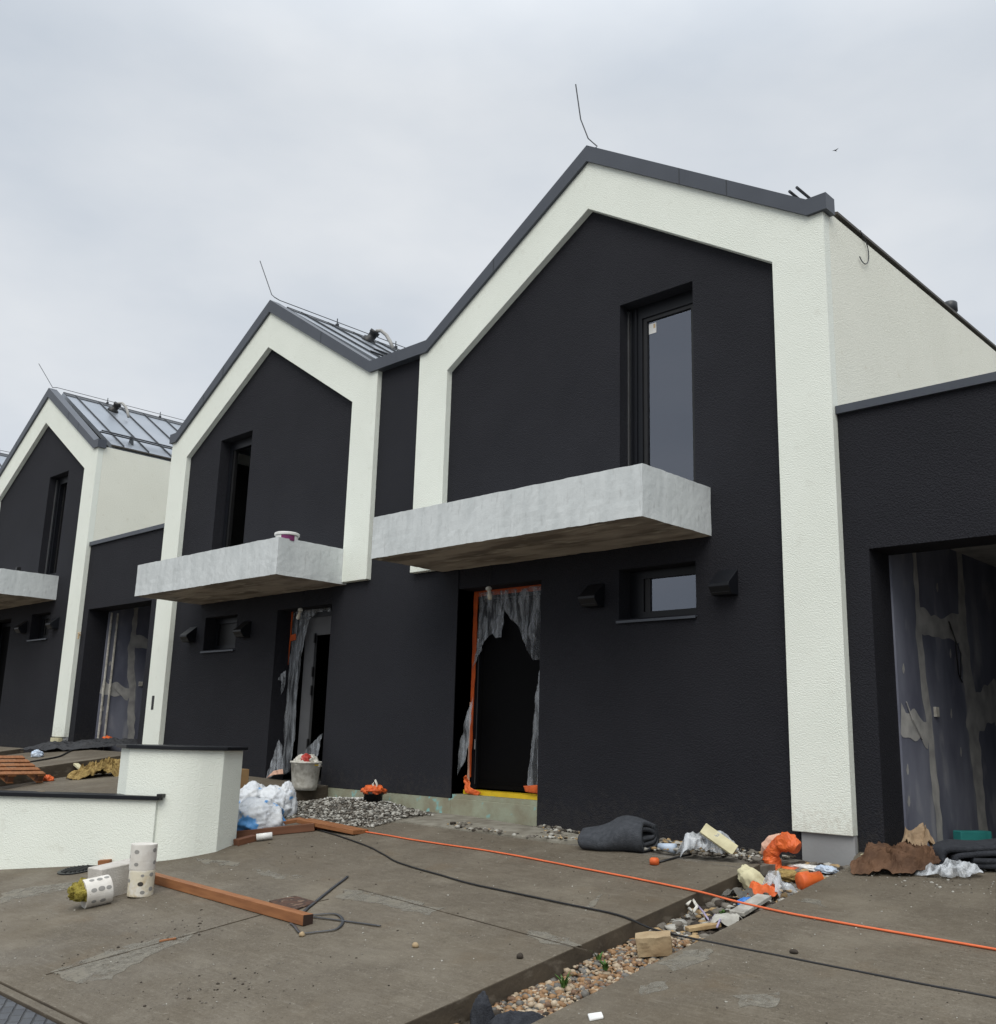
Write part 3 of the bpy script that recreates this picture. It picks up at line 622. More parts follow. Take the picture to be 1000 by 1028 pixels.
    B(MB().prism([(.055, z0-.022), (.32, z0+.004), (.32, z0-.012), (.068, z0-.036), (.068, z0-.05), (.055, z0-.05)], x0-.012, x1+.012, 'x'), 'sill', trimm, parent=wf)
    # hooded vents on both sides of it
    for vx in (3.35, 5.17):
        h = MB(); z = 2.73; hw = .125
        h.prism([(.101, z+.29), (-.10, z+.12), (-.10, z+.085), (-.03, z), (.101, z)], vx-hw, vx+hw, 'x')
        v_ = B(h, 'wall_vent', frame, bevel=.006)
        lv = MB()
        for q in range(3): lv.box(vx-hw+.02, vx+hw-.02, -.06+q*.03, -.052+q*.03, z-.004+.03-q*.012, z+.03)
        B(lv, 'louvre', black, parent=v_)
    # front door in its frame
    x0, x1, z0, z1 = door; z0 = .40; yd = .46
    fm = MB().box(x0+.02, x0+.115, yd-.03, yd+.06, z0+.09, z1-.02).box(x1-.115, x1-.02, yd-.03, yd+.06, z0+.09, z1-.02).box(x0+.115, x1-.115, yd-.03, yd+.06, z1-.12, z1-.02)
    df = B(fm, 'front_door', frame)
    if variant == 'right':
        lf = MB().box(x0+.118, x1-.118, yd+.0, yd+.05, z0+.10, z1-.122)
        for a, b, c, d in ((x0+.16, x0+.165, .58, 2.98), (x0+.16, x1-.2, .60, .606), (x0+.16, x1-.2, .56, .566)): lf.box(a, b, yd-.005, yd-.0005, c, d)
        leafo = B(lf, 'door_leaf', blackdoor, parent=df)
        B(MB().box(x0+.10, x0+.106, yd-.036, yd-.031, .55, 2.95), 'seal', silver, parent=df)
        for hz in (2.36, 1.0): B(MB().lathe([(.014, 0), (.014, .13)], (x0+.10, yd-.045, hz), 8), 'hinge', silver, parent=df)
        B(MB().box(x0+.06, x1-.01, .26, .48, .42, .475), 'threshold', yellow, parent=df)
    elif variant == 'mid':
        # leaf ajar: the pale grey fixed side light, then the dark gap
        B(MB().box(x1-.62, x1-.35, yd-.01, yd+.04, z0+.10, z1-.122).box(x0+.118, x1-.619, yd-.01, yd+.04, z1-.42, z1-.122), 'door_leaf', greydoor, parent=df)
        for hz in (2.6, 2.05, 1.75, .9): B(MB().box(x1-.66, x1-.635, yd-.05, yd-.012, hz, hz+.16), 'hinge', black, parent=df)
    else:
        B(MB().box(x0+.118, x1-.118, yd+.0, yd+.05, z0+.10, z1-.122), 'door_leaf', blackdoor, parent=df)
    # a bare lamp holder hanging from its cable above the door
    lx = x0+.62 if not flip else x0+.78
    lp = MB().tube([(lx, .095, 3.42), (lx+.02, .07, 3.3), (lx+.01, .05, 3.13)], .004, 5).lathe([(.02, -.03), (.04, -.015), (.042, .01), (.02, .03)], (lx+.012, .05, 3.10), 12, 1).lathe([(.024, 0), (.024, .05), (.032, .06), (.03, .12), (.012, .135)], (lx+.02, .05, 3.075), 12, 2, ax=Vector((.3, -.1, -1)))
    B(lp, 'lamp_holder', [black, bucketm, coreb], smooth=True)
    # garage annex on the long-leg side
    if variant in ('right', 'left'):
        gx1 = 9.99; go = (6.76, 9.60, -.25, 3.08)
        gm = wall_with_openings(6.502, gx1, -.25, lambda x: 4.52, [(go[0], go[1], -.2, go[3])], .1, .56, .46)
        ga = B(gm, 'garage_wall', dark, fix=False)
        B(MB().box(6.504, gx1+.02, .055, .62, 4.515, 4.60), 'parapet_cap', trimm, parent=ga)
        B(MB().box(6.504, gx1, .62, 7, 3.8, 4.40), 'garage_roof', inside, parent=ga)
        wl = B(MB().box(6.60, 6.78, .561, 6.9, -.1, 3.45), 'garage_inner_wall', board)
        B(MB().box(9.75, 9.98, .561, 6.9, -.1, 3.45).box(6.781, 9.749, 6.6, 6.9, -.1, 3.45), 'garage_inner_wall', board)
        B(MB().box(6.781, 9.749, .561, 6.599, 3.40, 3.5), 'garage_ceiling', filler)
        fl = MB(); PLc = lambda u, v, t: (6.78+t, u, v)
        ragged_strip(fl, [(1.38, .22, .07), (1.30, 1.2, .07), (1.22, 1.7, .08), (1.16, 2.3, .07), (1.18, 2.7, .05), (1.16, 3.4, .04)], PLc, 1)
        ragged_strip(fl, [(1.14, 2.50, .10), (1.5, 2.45, .12), (1.9, 2.47, .10), (2.5, 2.52, .14)], PLc, 2, .004)
        ragged_strip(fl, [(2.6, .22, .12), (2.55, 1.0, .13), (2.55, 1.4, .17), (2.45, 2.2, .13), (2.45, 2.6, .11), (2.5, 3.4, .06)], PLc, 3, .005)
        ragged_strip(fl, [(.57, 1.44, .13), (.8, 1.40, .12), (1.05, 1.38, .10), (1.25, 1.30, .12)], PLc, 4, .004)
        ragged_strip(fl, [(2.6, 1.55, .2), (3.2, 1.75, .22), (4.2, 1.7, .2)], PLc, 5, .006)
        ragged_strip(fl, [(4.0, .22, .12), (4.0, 1.8, .14), (4.05, 3.3, .1)], PLc, 6, .007)
        for u, v in ((.66, .92), (.64, .62), (.62, .30), (1.9, 1.5), (2.1, 1.1), (.7, 1.9), (1.75, 2.85), (2.0, 2.15)):
            ragged_strip(fl, [(u, v, .01), (u, v+.04, .025), (u+.01, v+.10, .008)], PLc, u*9, .004)
        B(fl, 'joint_filler', filler, parent=wl, fix=False)
        B(MB().tube([(6.80, 1.98, 2.55), (6.83, 2.05, 2.35), (6.82, 2.1, 1.98), (6.81, 2.22, 1.90)], .008, 5).tube([(6.80, 2.0, 2.5), (6.86, 2.1, 2.2), (6.82, 2.16, 1.95)], .007, 5), 'loose_cable', black, parent=wl)
        B(MB().tube([(6.795, .70, 1.62), (6.80, .82, 1.45), (6.795, 1.05, 1.26)], .006, 5), 'loose_cable', filler, parent=wl)
        B(MB().box(6.781, 6.81, 1.42, 1.50, 1.50, 1.60), 'socket', bucketm, parent=wl)
        if variant == 'left':
            B(MB().box(6.782, 6.82, .60, .628, .1, 3.06).box(6.782, 6.82, .74, .768, .1, 3.06), 'door_track', bucketm, parent=ga)
            B(MB().tube([(6.59, .06, 2.52), (6.59, .02, 2.55), (6.59, .02, 2.44)], .02, 6).tube([(6.53, .03, 2.57), (6.65, .03, 2.57)], .012, 5), 'outdoor_tap', palew, parent=ga)
    else:
        pass
    return root
LINK_X = -.5
hr = house(False, 0, 0, 'nearest gabled house, black in a white frame, with torn film over its doorway', 'right')
hm = house(True, 0, -1.0, 'gabled house mirrored to the nearest one, with a white tub standing on its balcony', 'mid')
hl = house(False, .57, -17.5, 'gabled house at the left whose grey metal roof slope and open garage show', 'left')
hf = house(True, .57, -18.5, 'farthest house, only a sliver of its seamed metal roof showing at the left edge', 'far')
# recessed dark strip joining two houses: belongs to the nearest house of each pair
def link(root):
    mb = MB(); y0 = .088
    mb.prism([(-1.93, .37), (.93, .37), (.93, 3.43), (.1, 3.43), (.1, HE-.1), (-1.1, HE-.1), (-1.1, 3.43), (-1.93, 3.43)], y0, .44)
    o = mb.build('link_wall', darkfine, root)
    MB().box(-1.93, .925, .094, .6, -.2, .366).box(.925, 2.447, .0945, .6, -.2, .366).build('plinth', plinthm, root, bevel=.008)
    MB().box(.935, 2.445, .112, .43, .368, .418).build('door_step', plinthm, root)
    MB().box(-1.0, 0, .45, 9.0, 3.4, HE-.2).build('link_roof', seam, root)
link(hr)
link(hl)
# dark post on the left house's balcony
o = MB().box(-14.30, -14.20, -.25, -.15, 4.32, 4.88).build('short_post', black, bevel=.01, loc=(-14.25, -.2, 4.32)); tag(o, 'short black post standing on the leftmost balcony', 'post')

# ------------------------------------------------------------------ boundary wall and pillar
A = G(165.6, 865.3); Bp = G(217, 855.2); Cp = G(236.5, 850.4)
vd = (Cp-CAM); vd.z = 0; vd.normalize(); Cp = Cp+vd*.22
dl = (Bp-A).normalized()
back = Vector((-.42, .10, 0))
_D = G(151, 866); _dw = (G(0, 873)-_D); _dw.z = 0; _dw.normalize(); A0 = A+_dw*.60+Vector((-.06, .07, 0)); A1 = A+_dw*.03
_p0 = A1+(A0-A1)*.5; _p2 = A+(Bp-A)*.55
arc = [tuple(((1-k/10)**2*_p0+2*(1-k/10)*(k/10)*A1+(k/10)**2*_p2)[:2]) for k in range(11)]
poly = [tuple(A0[:2]), *arc, tuple(Bp[:2]), tuple(Cp[:2]), tuple((Cp+back*1.0)[:2]), tuple((A0+back)[:2])]
piv = (-.1, -3.0, zmain(0, -3.0))
pr = empty('gate_pillar', piv, 'tall white stuccoed wall block with a dark sheet metal cap', 'wall')
q = MB().prism(poly, -.75, .925, 'z').build('pillar_body', white, pr, bevel=.006); q.location = (-piv[0], -piv[1], -piv[2])
def grow(poly, d):
    n = len(poly); out_ = []; ar = sum(poly[i][0]*poly[(i+1) % n][1]-poly[(i+1) % n][0]*poly[i][1] for i in range(n)); sg = 1 if ar > 0 else -1
    for i in range(n):
        p = Vector(poly[i]); a = (p-Vector(poly[i-1])).normalized(); b = (Vector(poly[(i+1) % n])-p).normalized()
        na = Vector((a.y, -a.x))*sg; nb_ = Vector((b.y, -b.x))*sg; m_ = (na+nb_).normalized(); out_.append(tuple(p+m_*d/max(.5, m_.dot(na))))
    return out_
q = MB().prism(grow(poly, .05), .926, .966, 'z').build('pillar_cap', frame, pr, bevel=.004); q.location = (-piv[0], -piv[1], -piv[2])
Dp = G(151, 866); Lp = G(0, 873); dw = (Lp-Dp); dw.z = 0; dw.normalize(); Ep = Dp+dw*3.6; nb = Vector((dw.y, -dw.x, 0))
if nb.dot(CAM-Dp) > 0: nb = -nb
S0 = Dp-dw*.0
poly2 = [tuple(S0[:2]), tuple(Ep[:2]), tuple((Ep+nb*.22)[:2]), tuple((S0+nb*.22)[:2])]
lw = empty('garden_wall', (S0.x, S0.y, zmain(S0.x, S0.y)), 'low white stuccoed wall with a black cap butting against the taller block', 'wall')
ctop = lambda x, y: .372+.035*((Vector((x, y))-Vector(Ep[:2])).length/3.6)
q = MB().prism(poly2, -1.1, lambda x, y: ctop(x, y)-.045, 'z').build('wall_body', white, lw, bevel=.006); q.location = -lw.location
S1 = Dp-dw*.05
poly3 = [tuple((S1-nb*.045)[:2]), tuple((Ep-nb*.045)[:2]), tuple((Ep+nb*.26)[:2]), tuple((S1+nb*.26)[:2])]
q = MB().prism(poly3, lambda x, y: ctop(x, y)-.044, ctop, 'z').build('wall_cap', frame, lw, bevel=.004); q.location = -lw.location
q = MB().obox((S1.x, S1.y, ctop(S1.x, S1.y)+.006), dw, nb, Vector((0, 0, 1)), .03, .05, .02).build('cap_end', black, lw, bevel=.004); q.location = -lw.location

# ------------------------------------------------------------------ masking film and tape at the doors
def filmpoly(px, Y): return [(p.x, p.z) for p in (PY(a, b, Y) for a, b in px)]
fr_ = empty('masking_film', (1.7, .38, .5), 'torn clear masking film taped into the doorway of the nearest house', 'plastic film', 'masking films in the doorways')
YF = .36
pl = lambda Y: (lambda u, v, h: (u, Y+h, v))
inv = Matrix.Identity(4)
def child(o, root): o.parent = root; o.location = Vector(o.location)-root.location; return o
child(sheet('film_curtain', film, filmpoly([(480, 595), (544, 588), (545, 662), (533, 662), (525, 646), (520, 632), (505, 612), (503, 640), (497, 641), (493, 636), (488, 640), (483, 647), (477, 664), (473, 672), (478, 640)], YF), pl(YF), .025, .035, (4.5, 2.6), 1, rag=.016), fr_)
child(sheet('film_strip', film3, filmpoly([(541, 672), (545, 668), (541, 792), (528, 792), (531, 760), (535, 720), (537, 695)], YF), pl(YF), .03, .02, (6, 2), 2, rag=.016), fr_)
child(sheet('film_strip', film3, filmpoly([(468, 715), (474, 700), (470, 745), (466, 765), (458, 780), (455, 778), (459, 755)], .2), pl(.2), .03, .02, (6, 3), 3, rag=.016), fr_)
def tapebox(name, m_, pts, w_, root, Y, t=.012):
    mb = MB(); P = [PY(a, b, Y) for a, b in pts]
    for i in range(len(P)-1):
        n = max(1, int((P[i+1]-P[i]).length/.08))
        for k in range(n):
            a = P[i].lerp(P[i+1], k/n); b = P[i].lerp(P[i+1], (k+1)/n); d = (b-a).normalized(); s_ = Vector((0, 1, 0)).cross(d)
            wa = w_*(1+.25*noise.noise(a*6)); wb = w_*(1+.25*noise.noise(b*6)); ja = Vector((0, .008*noise.noise(a*11), 0)); jb = Vector((0, .008*noise.noise(b*11), 0))
            mb.add([a+s_*wa+ja, a-s_*wa+ja, b-s_*wb+jb, b+s_*wb+jb, a+s_*wa+Vector((0, t, 0)), a-s_*wa+Vector((0, t, 0)), b-s_*wb+Vector((0, t, 0)), b+s_*wb+Vector((0, t, 0))], [(0, 1, 2, 3), (7, 6, 5, 4), (0, 4, 5, 1), (1, 5, 6, 2), (2, 6, 7, 3), (3, 7, 4, 0)])
    return child(mb.build(name, m_), root)
tp = empty('door_tape', (1.0, .4, .5), 'orange tape edging the doorway of the nearest house', 'tape', 'orange door tapes')
tapebox('tape_run', orange, [(476.5, 598), (475, 650), (472, 705), (469, 780)], .062, tp, .40)
tapebox('tape_run', orange, [(476, 595), (500, 592.5), (548, 587.5)], .06, tp, .40)
tapebox('tape_run', peach, [(470.5, 705), (469, 750), (469, 785)], .035, tp, .385)
child(sheet('tape_tail', orangep, filmpoly([(464, 781), (468, 778), (471, 790), (482, 796), (478, 799), (467, 796)], .2), pl(.2), .02, .03, (9, 9), 5, thick=.004), tp)
child(sheet('tape_tail', orange, filmpoly([(525, 789), (542, 788), (541, 797), (527, 795)], .22), pl(.22), .03, .012, (6, 6), 6, thick=.004), tp)
fm_ = empty('masking_film', (-3.0, .3, .4), 'clear masking film hanging in the narrow doorway of the middle house', 'plastic film', 'masking films in the doorways')
child(sheet('film_curtain', film, filmpoly([(294, 612), (332, 605), (332, 614), (318, 614), (310, 622), (303, 650), (298, 690), (295, 740), (290, 775), (282, 778), (285, 720), (290, 660)], .36), pl(.36), .04, .02, (4, 2), 4, rag=.016), fm_)
child(sheet('film_strip', film3, filmpoly([(276, 683), (286, 673), (285, 690), (281, 698), (282, 683)], .2), pl(.2), .03, .02, (6, 3), 7, rag=.016), fm_)
child(sheet('film_strip', film3, filmpoly([(279, 742), (282, 748), (284, 772), (272, 780), (266, 782)], .1), pl(.1), .03, .02, (5, 3), 8, rag=.016), fm_)
child(sheet('film_strip', film3, filmpoly([(322, 736), (318, 760), (316, 778), (298, 772), (304, 756)], -.05), pl(-.05), .03, .03, (5, 3), 9, rag=.016), fm_)
tp2 = empty('door_tape', (-3.5, .4, .5), 'orange tape hanging down the left edge of the middle doorway', 'tape', 'orange door tapes')
tapebox('tape_run', orange, [(293, 612), (288, 665), (283, 720), (278, 772)], .035, tp2, .38)
tapebox('tape_run', orange, [(294, 637), (294, 643)], .07, tp2, .36)
child(sheet('tape_tail', peach, filmpoly([(267, 781), (274, 774), (283, 772), (284, 777), (275, 778)], .0), pl(.0), .03, .02, (6, 6), 10, thick=.006), tp2)

# ------------------------------------------------------------------ things on and around the slab
def at(o, p): o.location = p; return o
# paint tub on the middle balcony
pb = PY(288, 541, -.95); pb.z = 3.925
tb = empty('paint_tub', pb, 'white lidded paint tub on the edge of the middle balcony', 'tub')
MB().lathe([(.15, 0), (.175, .12)], (0, 0, 0), 24).build('tub_body', whitep, tb, smooth=True)
lb = MB(); lv_ = []
for i in range(9):
    a = -1.1+i*.15; lv_ += [(.171*math.cos(a), .171*math.sin(a), .03), (.1765*math.cos(a), .1765*math.sin(a), .112)]
lb.add(lv_, [(2*i, 2*i+2, 2*i+3, 2*i+1) for i in range(8)]); lb.build('tub_label', purple, tb, fix=False)
MB().lathe([(.19, .12), (.19, .155), (.17, .165)], (0, 0, 0), 24).build('lid', whitep, tb, bevel=.004)
# offcut cores: two stacked, one lying
def core(root_loc, label, m_, upright=True, ax=None, L=.27, r=.165, woolend=False, grp='perforated white insulation cores', dk=0):
    rt = empty('insulation_core', root_loc, label, 'insulation core', grp)
    az = Vector((0, 0, 1)) if upright else ax.normalized(); base = Vector((0, 0, 0)) if upright else Vector((0, 0, r*.94))-az*L/2
    prof = [(r*.985, .0), (r, .012), (r, L*.33), (r*.992, L*.34), (r, L*.35), (r, L*.66), (r*.992, L*.67), (r, L*.68), (r, L-.012), (r*.985, L)]
    MB().lathe(prof, base, 40, ax=az).build('core_body', m_, rt, smooth=False)
    a = az.orthogonal().normalized(); b = az.cross(a)
    toCam = (CAM-Vector(root_loc)); toCam -= az*toCam.dot(az); toCam.normalize(); side = az.cross(toCam)
    k = 0
    for (ang, hh, rr, dd) in (((-.55, .72, .035, 0), (.95, .78, .035, 0), (-.5, .24, .03, 0), (1.05, .30, .032, 0), (-1.5, .5, .03, 0)) if dk == 0 else ((-.05, .5, .036, 1), (.8, .85, .033, 0), (.85, .3, .035, 0), (.15, .18, .03, 0), (.05, .82, .022, 0), (-1.2, .6, .03, 0)) if dk == 1 else ((-.95, .28, .032, 0), (-.9, .58, .036, 0), (-.95, .86, .032, 0), (-.1, .27, .036, 0), (-.12, .56, .042, 0), (-.1, .84, .034, 0), (.75, .6, .036, 0), (.7, .25, .03, 0))):
        e0 = toCam; mbh = MB(); n = 18; rh = rr*(.75 if dk < 2 else 1.0)*.8; rw = rr*(1 if dk < 2 else .72)*.8/r; vs = []
        for rad, dep in ((0, -.0), (.55, 0), (.92, .0), (1, .0)):
            for i in range(n):
                ph = ang+rw*rad*math.sin(2*math.pi*i/n); h2 = L*hh+rh*rad*math.cos(2*math.pi*i/n)
                vs.append(base+az*h2+(e0*math.cos(ph)+side*math.sin(ph))*(r+.0016-(.004 if rad == 1 else 0)))
        mbh.add(vs, [(q*n+i, q*n+(i+1) % n, (q+1)*n+(i+1) % n, (q+1)*n+i) for q in range(3) for i in range(n)])
        mbh.build('recess', holed if dd else hole, rt)
    if woolend:
        wv = crumple('wool_plug', wool, base-az*.0, .085, .085, .085, seed=4, amp=.8, freq=3, sub=4, parent=rt)
        wv.location = base-az*.0-Vector((0, 0, .05))
    return rt
p1 = G(140.5, 899)
core(p1, 'dirty perforated insulation core standing under a whiter one', coreb, r=.122, L=.24, dk=1)
core(p1+Vector((-.008, 0, .241)), 'clean white perforated core, upper of the two stacked ones', corew, r=.124, L=.24)
pc = G(95, 909); axl = (G(105, 905)-G(70, 913)); axl.z *= 1
core(pc, 'perforated core lying on its side with yellow wool in its end', corew, False, axl, L=.24, r=.132, woolend=True, dk=2)
# aerated concrete block
c0 = G(101.5, 904); d = (G(128, 897)-G(107, 901)); d.z = 0; d.normalize(); d = Matrix.Rotation(math.radians(24), 3, 'Z') @ d; pr_ = Vector((-d.y, d.x, 0))
b_ = MB().box(0, .56, 0, .24, 0, .285).build('concrete_block', stone, bevel=.008); b_.location = (c0.x, c0.y, c0.z)
b_.rotation_euler = (0, -.11, math.atan2(d.y, d.x)); tag(b_, 'pale grey aerated concrete block lying between the insulation cores', 'block')
# timbers
o = plank('timber_beam', G(150, 884)+Vector((0, 0, -.005)), G(309, 929), .10, .085, wood, end=endw); tag(o, 'long reddish timber beam lying on the slab beside the insulation cores', 'beam')
o = plank('timber_offcut', G(100, 869), G(112, 868), .12, .06, wood); tag(o, 'small timber offcut at the foot of the low white wall', 'offcut')
gp = 'timber boards beside the white pillar'
o = plank('timber_board', G(238, 842), G(316, 834), .10, .09, wood2); tag(o, 'dark timber board, lowest of the pile beside the sacks', 'board', gp)
o = plank('timber_board', G(246, 840)+Vector((0, 0, .07)), G(303, 829)+Vector((0, 0, .06)), .14, .04, wood); tag(o, 'reddish board laid slantwise over the dark one by the sacks', 'board', gp)
o = plank('timber_board', G(305, 830)+Vector((0, 0, .05)), G(362, 837.5), .24, .05, wood); tag(o, 'short wide board tilted at the right end of the timber pile', 'board', gp)
o = plank('timber_board', G(237, 849), G(256, 844), .10, .07, wood2); tag(o, 'stubby timber end lying closest to the white pillar', 'board', gp)
o = MB().tube([G(257, 845)+Vector((0, 0, .05)), G(273, 843)+Vector((0, 0, .05))], .04, 10).build('roll_of_paper', whitep, smooth=True); tag(o, 'short white roll lying in front of the timber pile', 'roll')
o = plank('scrap_stick', G(160, 946), G(177, 943), .03, .015, wood); tag(o, 'thin reddish stick lying alone on the slab in front', 'stick')
# sacks
gs = 'plastic rubbish sacks by the white pillar'
for px, py, Yo, s3, sd_, m_, lab in (
        (258, 836, 0, (.30, .24, .25), 1, sack, 'largest white sack with blue print, lying in front of the sack pile'),
        (248, 822, .25, (.25, .22, .28), 2, sack, 'white sack leaning against the back of the pillar'),
        (266, 822, .35, (.25, .22, .24), 3, sack, 'white sack in the middle of the sack pile'),
        (279, 821, .35, (.14, .13, .26), 4, sack, 'upright narrow sack at the right of the pile'),):
    p = G(px, py)+Vector((0, Yo*.3, 0)); p.z = zmain(p.x, p.y)
    tag(crumple('rubbish_sack', m_, p, *s3, rot=sd_*1.1, seed=sd_, amp=.26, freq=1.9, sub=5), lab, 'sack', gs)
p = PY(247, 812, -1.45); tag(crumple('rubbish_sack', sackb, p+Vector((0, 0, -.12)), .17, .16, .17, seed=6, amp=.4, freq=1.8, sub=5), 'bright blue sack on top of the white sacks', 'sack', gs)
p = PY(258, 806, -1.35); tag(crumple('rubbish_sack', sack, p+Vector((0, 0, -.12)), .20, .15, .15, rot=.6, seed=8, amp=.45, freq=1.8, sub=5), 'crumpled white sack topmost on the pile beside the blue one', 'sack', gs)
# cardboard box by the middle house
o = MB().box(-.16, .16, -.12, .12, 0, .30).build('cardboard_box', cardb, bevel=.005); pbx = GM(247, 793); o.location = (pbx.x-.22, pbx.y-.05, zmid(pbx.x, pbx.y)); tag(o, 'brown cardboard box half hidden behind the white pillar', 'box')
# bucket full of rubbish on the upper slab
pk = PX(305, 793, -2.35); pk = GM(305.5, 793); bk = empty('bucket', pk, 'dirty white plaster bucket full of rubbish beside the middle doorway', 'bucket')
MB().lathe([(.17, 0), (.185, .05), (.22, .38), (.235, .385), (.235, .41), (.215, .41), (.20, .30)], (0, 0, 0), 28).build('bucket_body', bucketm, bk, smooth=True)
MB().tube([(.22*math.cos(a), .22*math.sin(a), .36-.2*abs(math.sin((a+.3)/1))*0) for a in [i*.3 for i in range(11)]], .008, 6).build('bucket_handle', yellow, bk)
crumple('rubbish', bucketm, (0, 0, .33), .165, .155, .10, seed=12, amp=.5, freq=2.5, parent=bk)
crumple('rubbish', mat('red_wrapper', (.42, .05, .04), None, 6, .5), (.08, -.08, .37), .07, .07, .08, seed=13, amp=.5, freq=2.5, parent=bk)
# drain pipe stub with an orange cap in the gravel
ps = PY(430/3.03+230, 806, -.18); ps = PY(374, 812, -.2); ps.z += .07; st = empty('drain_stub', ps, 'black drain stub wrapped in orange plastic, sticking out of the gravel', 'drain pipe')
MB().lathe([(.13, -.1), (.13, .12), (.145, .12), (.145, .16)], (0, 0, 0), 20).build('pipe', black, st, smooth=True)
w1 = crumple('plastic_wrap', orangep, (0, 0, .13), .125, .11, .06, seed=21, amp=.7, freq=2.4, parent=st)
MB().tube([(0.02, 0, .18), (-.02, .0, .26), (.03, 0, .31), (.07, 0, .26), (.06, 0, .18)], .016, 8).build('loop', bucketm, st, smooth=True)
# folded felt
def roll_sheet(name, m_, W, layers, L, t, seed, sag=.0, tail=.25):
    """a blanket folded over itself: a spiral cross-section swept along its length with wobble"""
    pts = []; H = t*layers; turns = layers/2; npt = int(36*turns)
    for i in range(npt+1):
        f = i/npt; th = math.pi*1.15+2*math.pi*turns*f; k = .16+.84*f
        ca, sa = math.cos(th), math.sin(th)
        y = L/2*(.62+.38*f)*math.copysign(abs(ca)**.7, ca); z = H/2+H/2*k*math.copysign(abs(sa)**.9, sa)
        pts.append((y, z))
    e = pts[-1]
    pts += [(e[0]-.04, e[1]+.01), (e[0]-.09, e[1]-.0)]
    nx = 26; mb = MB(); vs = []
    for j in range(nx+1):
        x = -W/2+W*j/nx
        for i, (y, z) in enumerate(pts):
            s_ = 1-.25*(z/H)*max(0, abs(x)/(W/2)-.2)
            q = Vector((x*2.2, y*2.2, z*3+seed))
            vs.append((x+.07*noise.noise(q*1.5+Vector((9, 0, 0))), y*s_+.05*noise.noise(q), max(.012, z*(1+.45*noise.noise(Vector((x*2.2, y*2.6, seed))))*(1-.35*max(0, -x/(W/2))))))
    n = len(pts)
    mb.add(vs, [(j*n+i, j*n+i+1, (j+1)*n+i+1, (j+1)*n+i) for j in range(nx) for i in range(n-1)])
    o = mb.build(name, m_, smooth=True, fix=False)
    s2 = o.modifiers.new('thickness', 'SOLIDIFY'); s2.thickness = t*.72; s2.offset = 0
    return o
p = G(612, 853); o = roll_sheet('felt_blanket', felt, .70, 5, .46, .058, 3); o.location = (p.x, p.y+.12, zmain(p.x, p.y)); o.rotation_euler = (math.radians(8), 0, math.radians(14)); tag(o, 'folded dark grey felt blanket lying on the slab against the black wall', 'blanket')
o = roll_sheet('felt_roll', felt2, .5, 4, 1.3, .06, 7); p = GR(985, 868); o.location = (p.x+.25, p.y+.1, zdrive(p.x, p.y)); o.rotation_euler = (math.radians(5), 0, math.radians(-62)); tag(o, 'dark grey felt folded up at the garage entrance', 'blanket')
# litter along the wall
p = G(708, 861); tag(heap('crumpled_film', film2, (p.x-.02, p.y+.08, zmain(p.x, p.y)-.01), .27, .15, .22, rot=.6, seed=31, freq=9, step=.025), 'crumpled grey plastic film lying by the black wall under a cream board', 'plastic film')
a, b = G(704, 862)+Vector((.0, .03, .27)), G(736, 862)+Vector((0, .03, .06))
o = plank('cream_board', a, b, .12, .03, cyel, roll=.9); tag(o, 'cream board scrap leaning over the crumpled film', 'board scrap')
p = G(669, 855); o = MB().tube([(-.09, 0, .045), (.09, .02, .035)], .028, 12, r1=.05).build('paper_cup', blueg, smooth=True); o.location = (p.x, p.y, zmain(p.x, p.y)); tag(o, 'pale blue paper cone lying beside the folded felt', 'cone')
p = G(657, 868); o = MB().lathe([(.045, 0), (.045, .05), (.03, .062)], (0, 0, 0), 14).build('plastic_plug', orangep, smooth=True); o.location = (p.x, p.y, zmain(p.x, p.y)); tag(o, 'small orange cap on the end of a short cable on the slab', 'cap')
pts = [G(*q)+Vector((0, 0, .012)) for q in ((661, 867), (672, 864), (684, 861), (694, 859))]
o = MB().tube(pts, .01, 6).build('short_cable', black, smooth=True); tag(o, 'short black cable leading from the orange cap to the crumpled film', 'cable')
# orange pipe wrap by the plinth
pw = Vector((6.05, -.42, -.05)); wr = empty('wrapped_pipe', pw, 'bright orange plastic wrapped round a pipe bend beside the grey plinth', 'wrapped pipe')
def blob_tube(name, m_, pts, rad, seed, amp, parent, n=20):
    P = [Vector(p) for p in pts]; dense = []
    for i in range(len(P)-1):
        for k in range(8): dense.append((P[i].lerp(P[i+1], k/8), rad[i]+(rad[i+1]-rad[i])*k/8))
    dense.append((P[-1], rad[-1])); vs = []
    for i, (p, r) in enumerate(dense):
        d = (dense[min(i+1, len(dense)-1)][0]-dense[max(i-1, 0)][0]).normalized(); a = d.cross(Vector((.3, 1, .1))).normalized(); b = d.cross(a)
        for k in range(n):
            t = 2*math.pi*k/n; q = a*math.cos(t)+b*math.sin(t); rr = r*(1+amp*(ridged((p+q*r)*11+Vector((seed, 0, 0)), 3)*.35+.35*noise.noise((p+q*r)*5+Vector((0, seed, 0))))); vs.append(p+q*rr)
    m2 = len(dense); mb = MB(); mb.add(vs, [(i*n+k, i*n+(k+1) % n, (i+1)*n+(k+1) % n, (i+1)*n+k) for i in range(m2-1) for k in range(n)]+[tuple(range(n)), tuple(range((m2-1)*n, m2*n))])
    o = mb.build(name, m_, parent, smooth=False); return o
L_ = lambda px, py, Y=-.42: PY(px, py, Y)-pw
blob_tube('orange_wrap', orangep, [L_(780, 884), L_(776, 872), L_(775, 858), L_(781, 848), L_(791, 845), L_(801, 852)], [.05, .068, .058, .052, .072, .045], 3, .85, wr, 22)
blob_tube('foam_sleeve', peach, [L_(765, 857, -.36), L_(770, 851, -.36), L_(776, 845, -.36), L_(785, 841, -.36)], [.02, .06, .06, .04], 5, .3, wr)
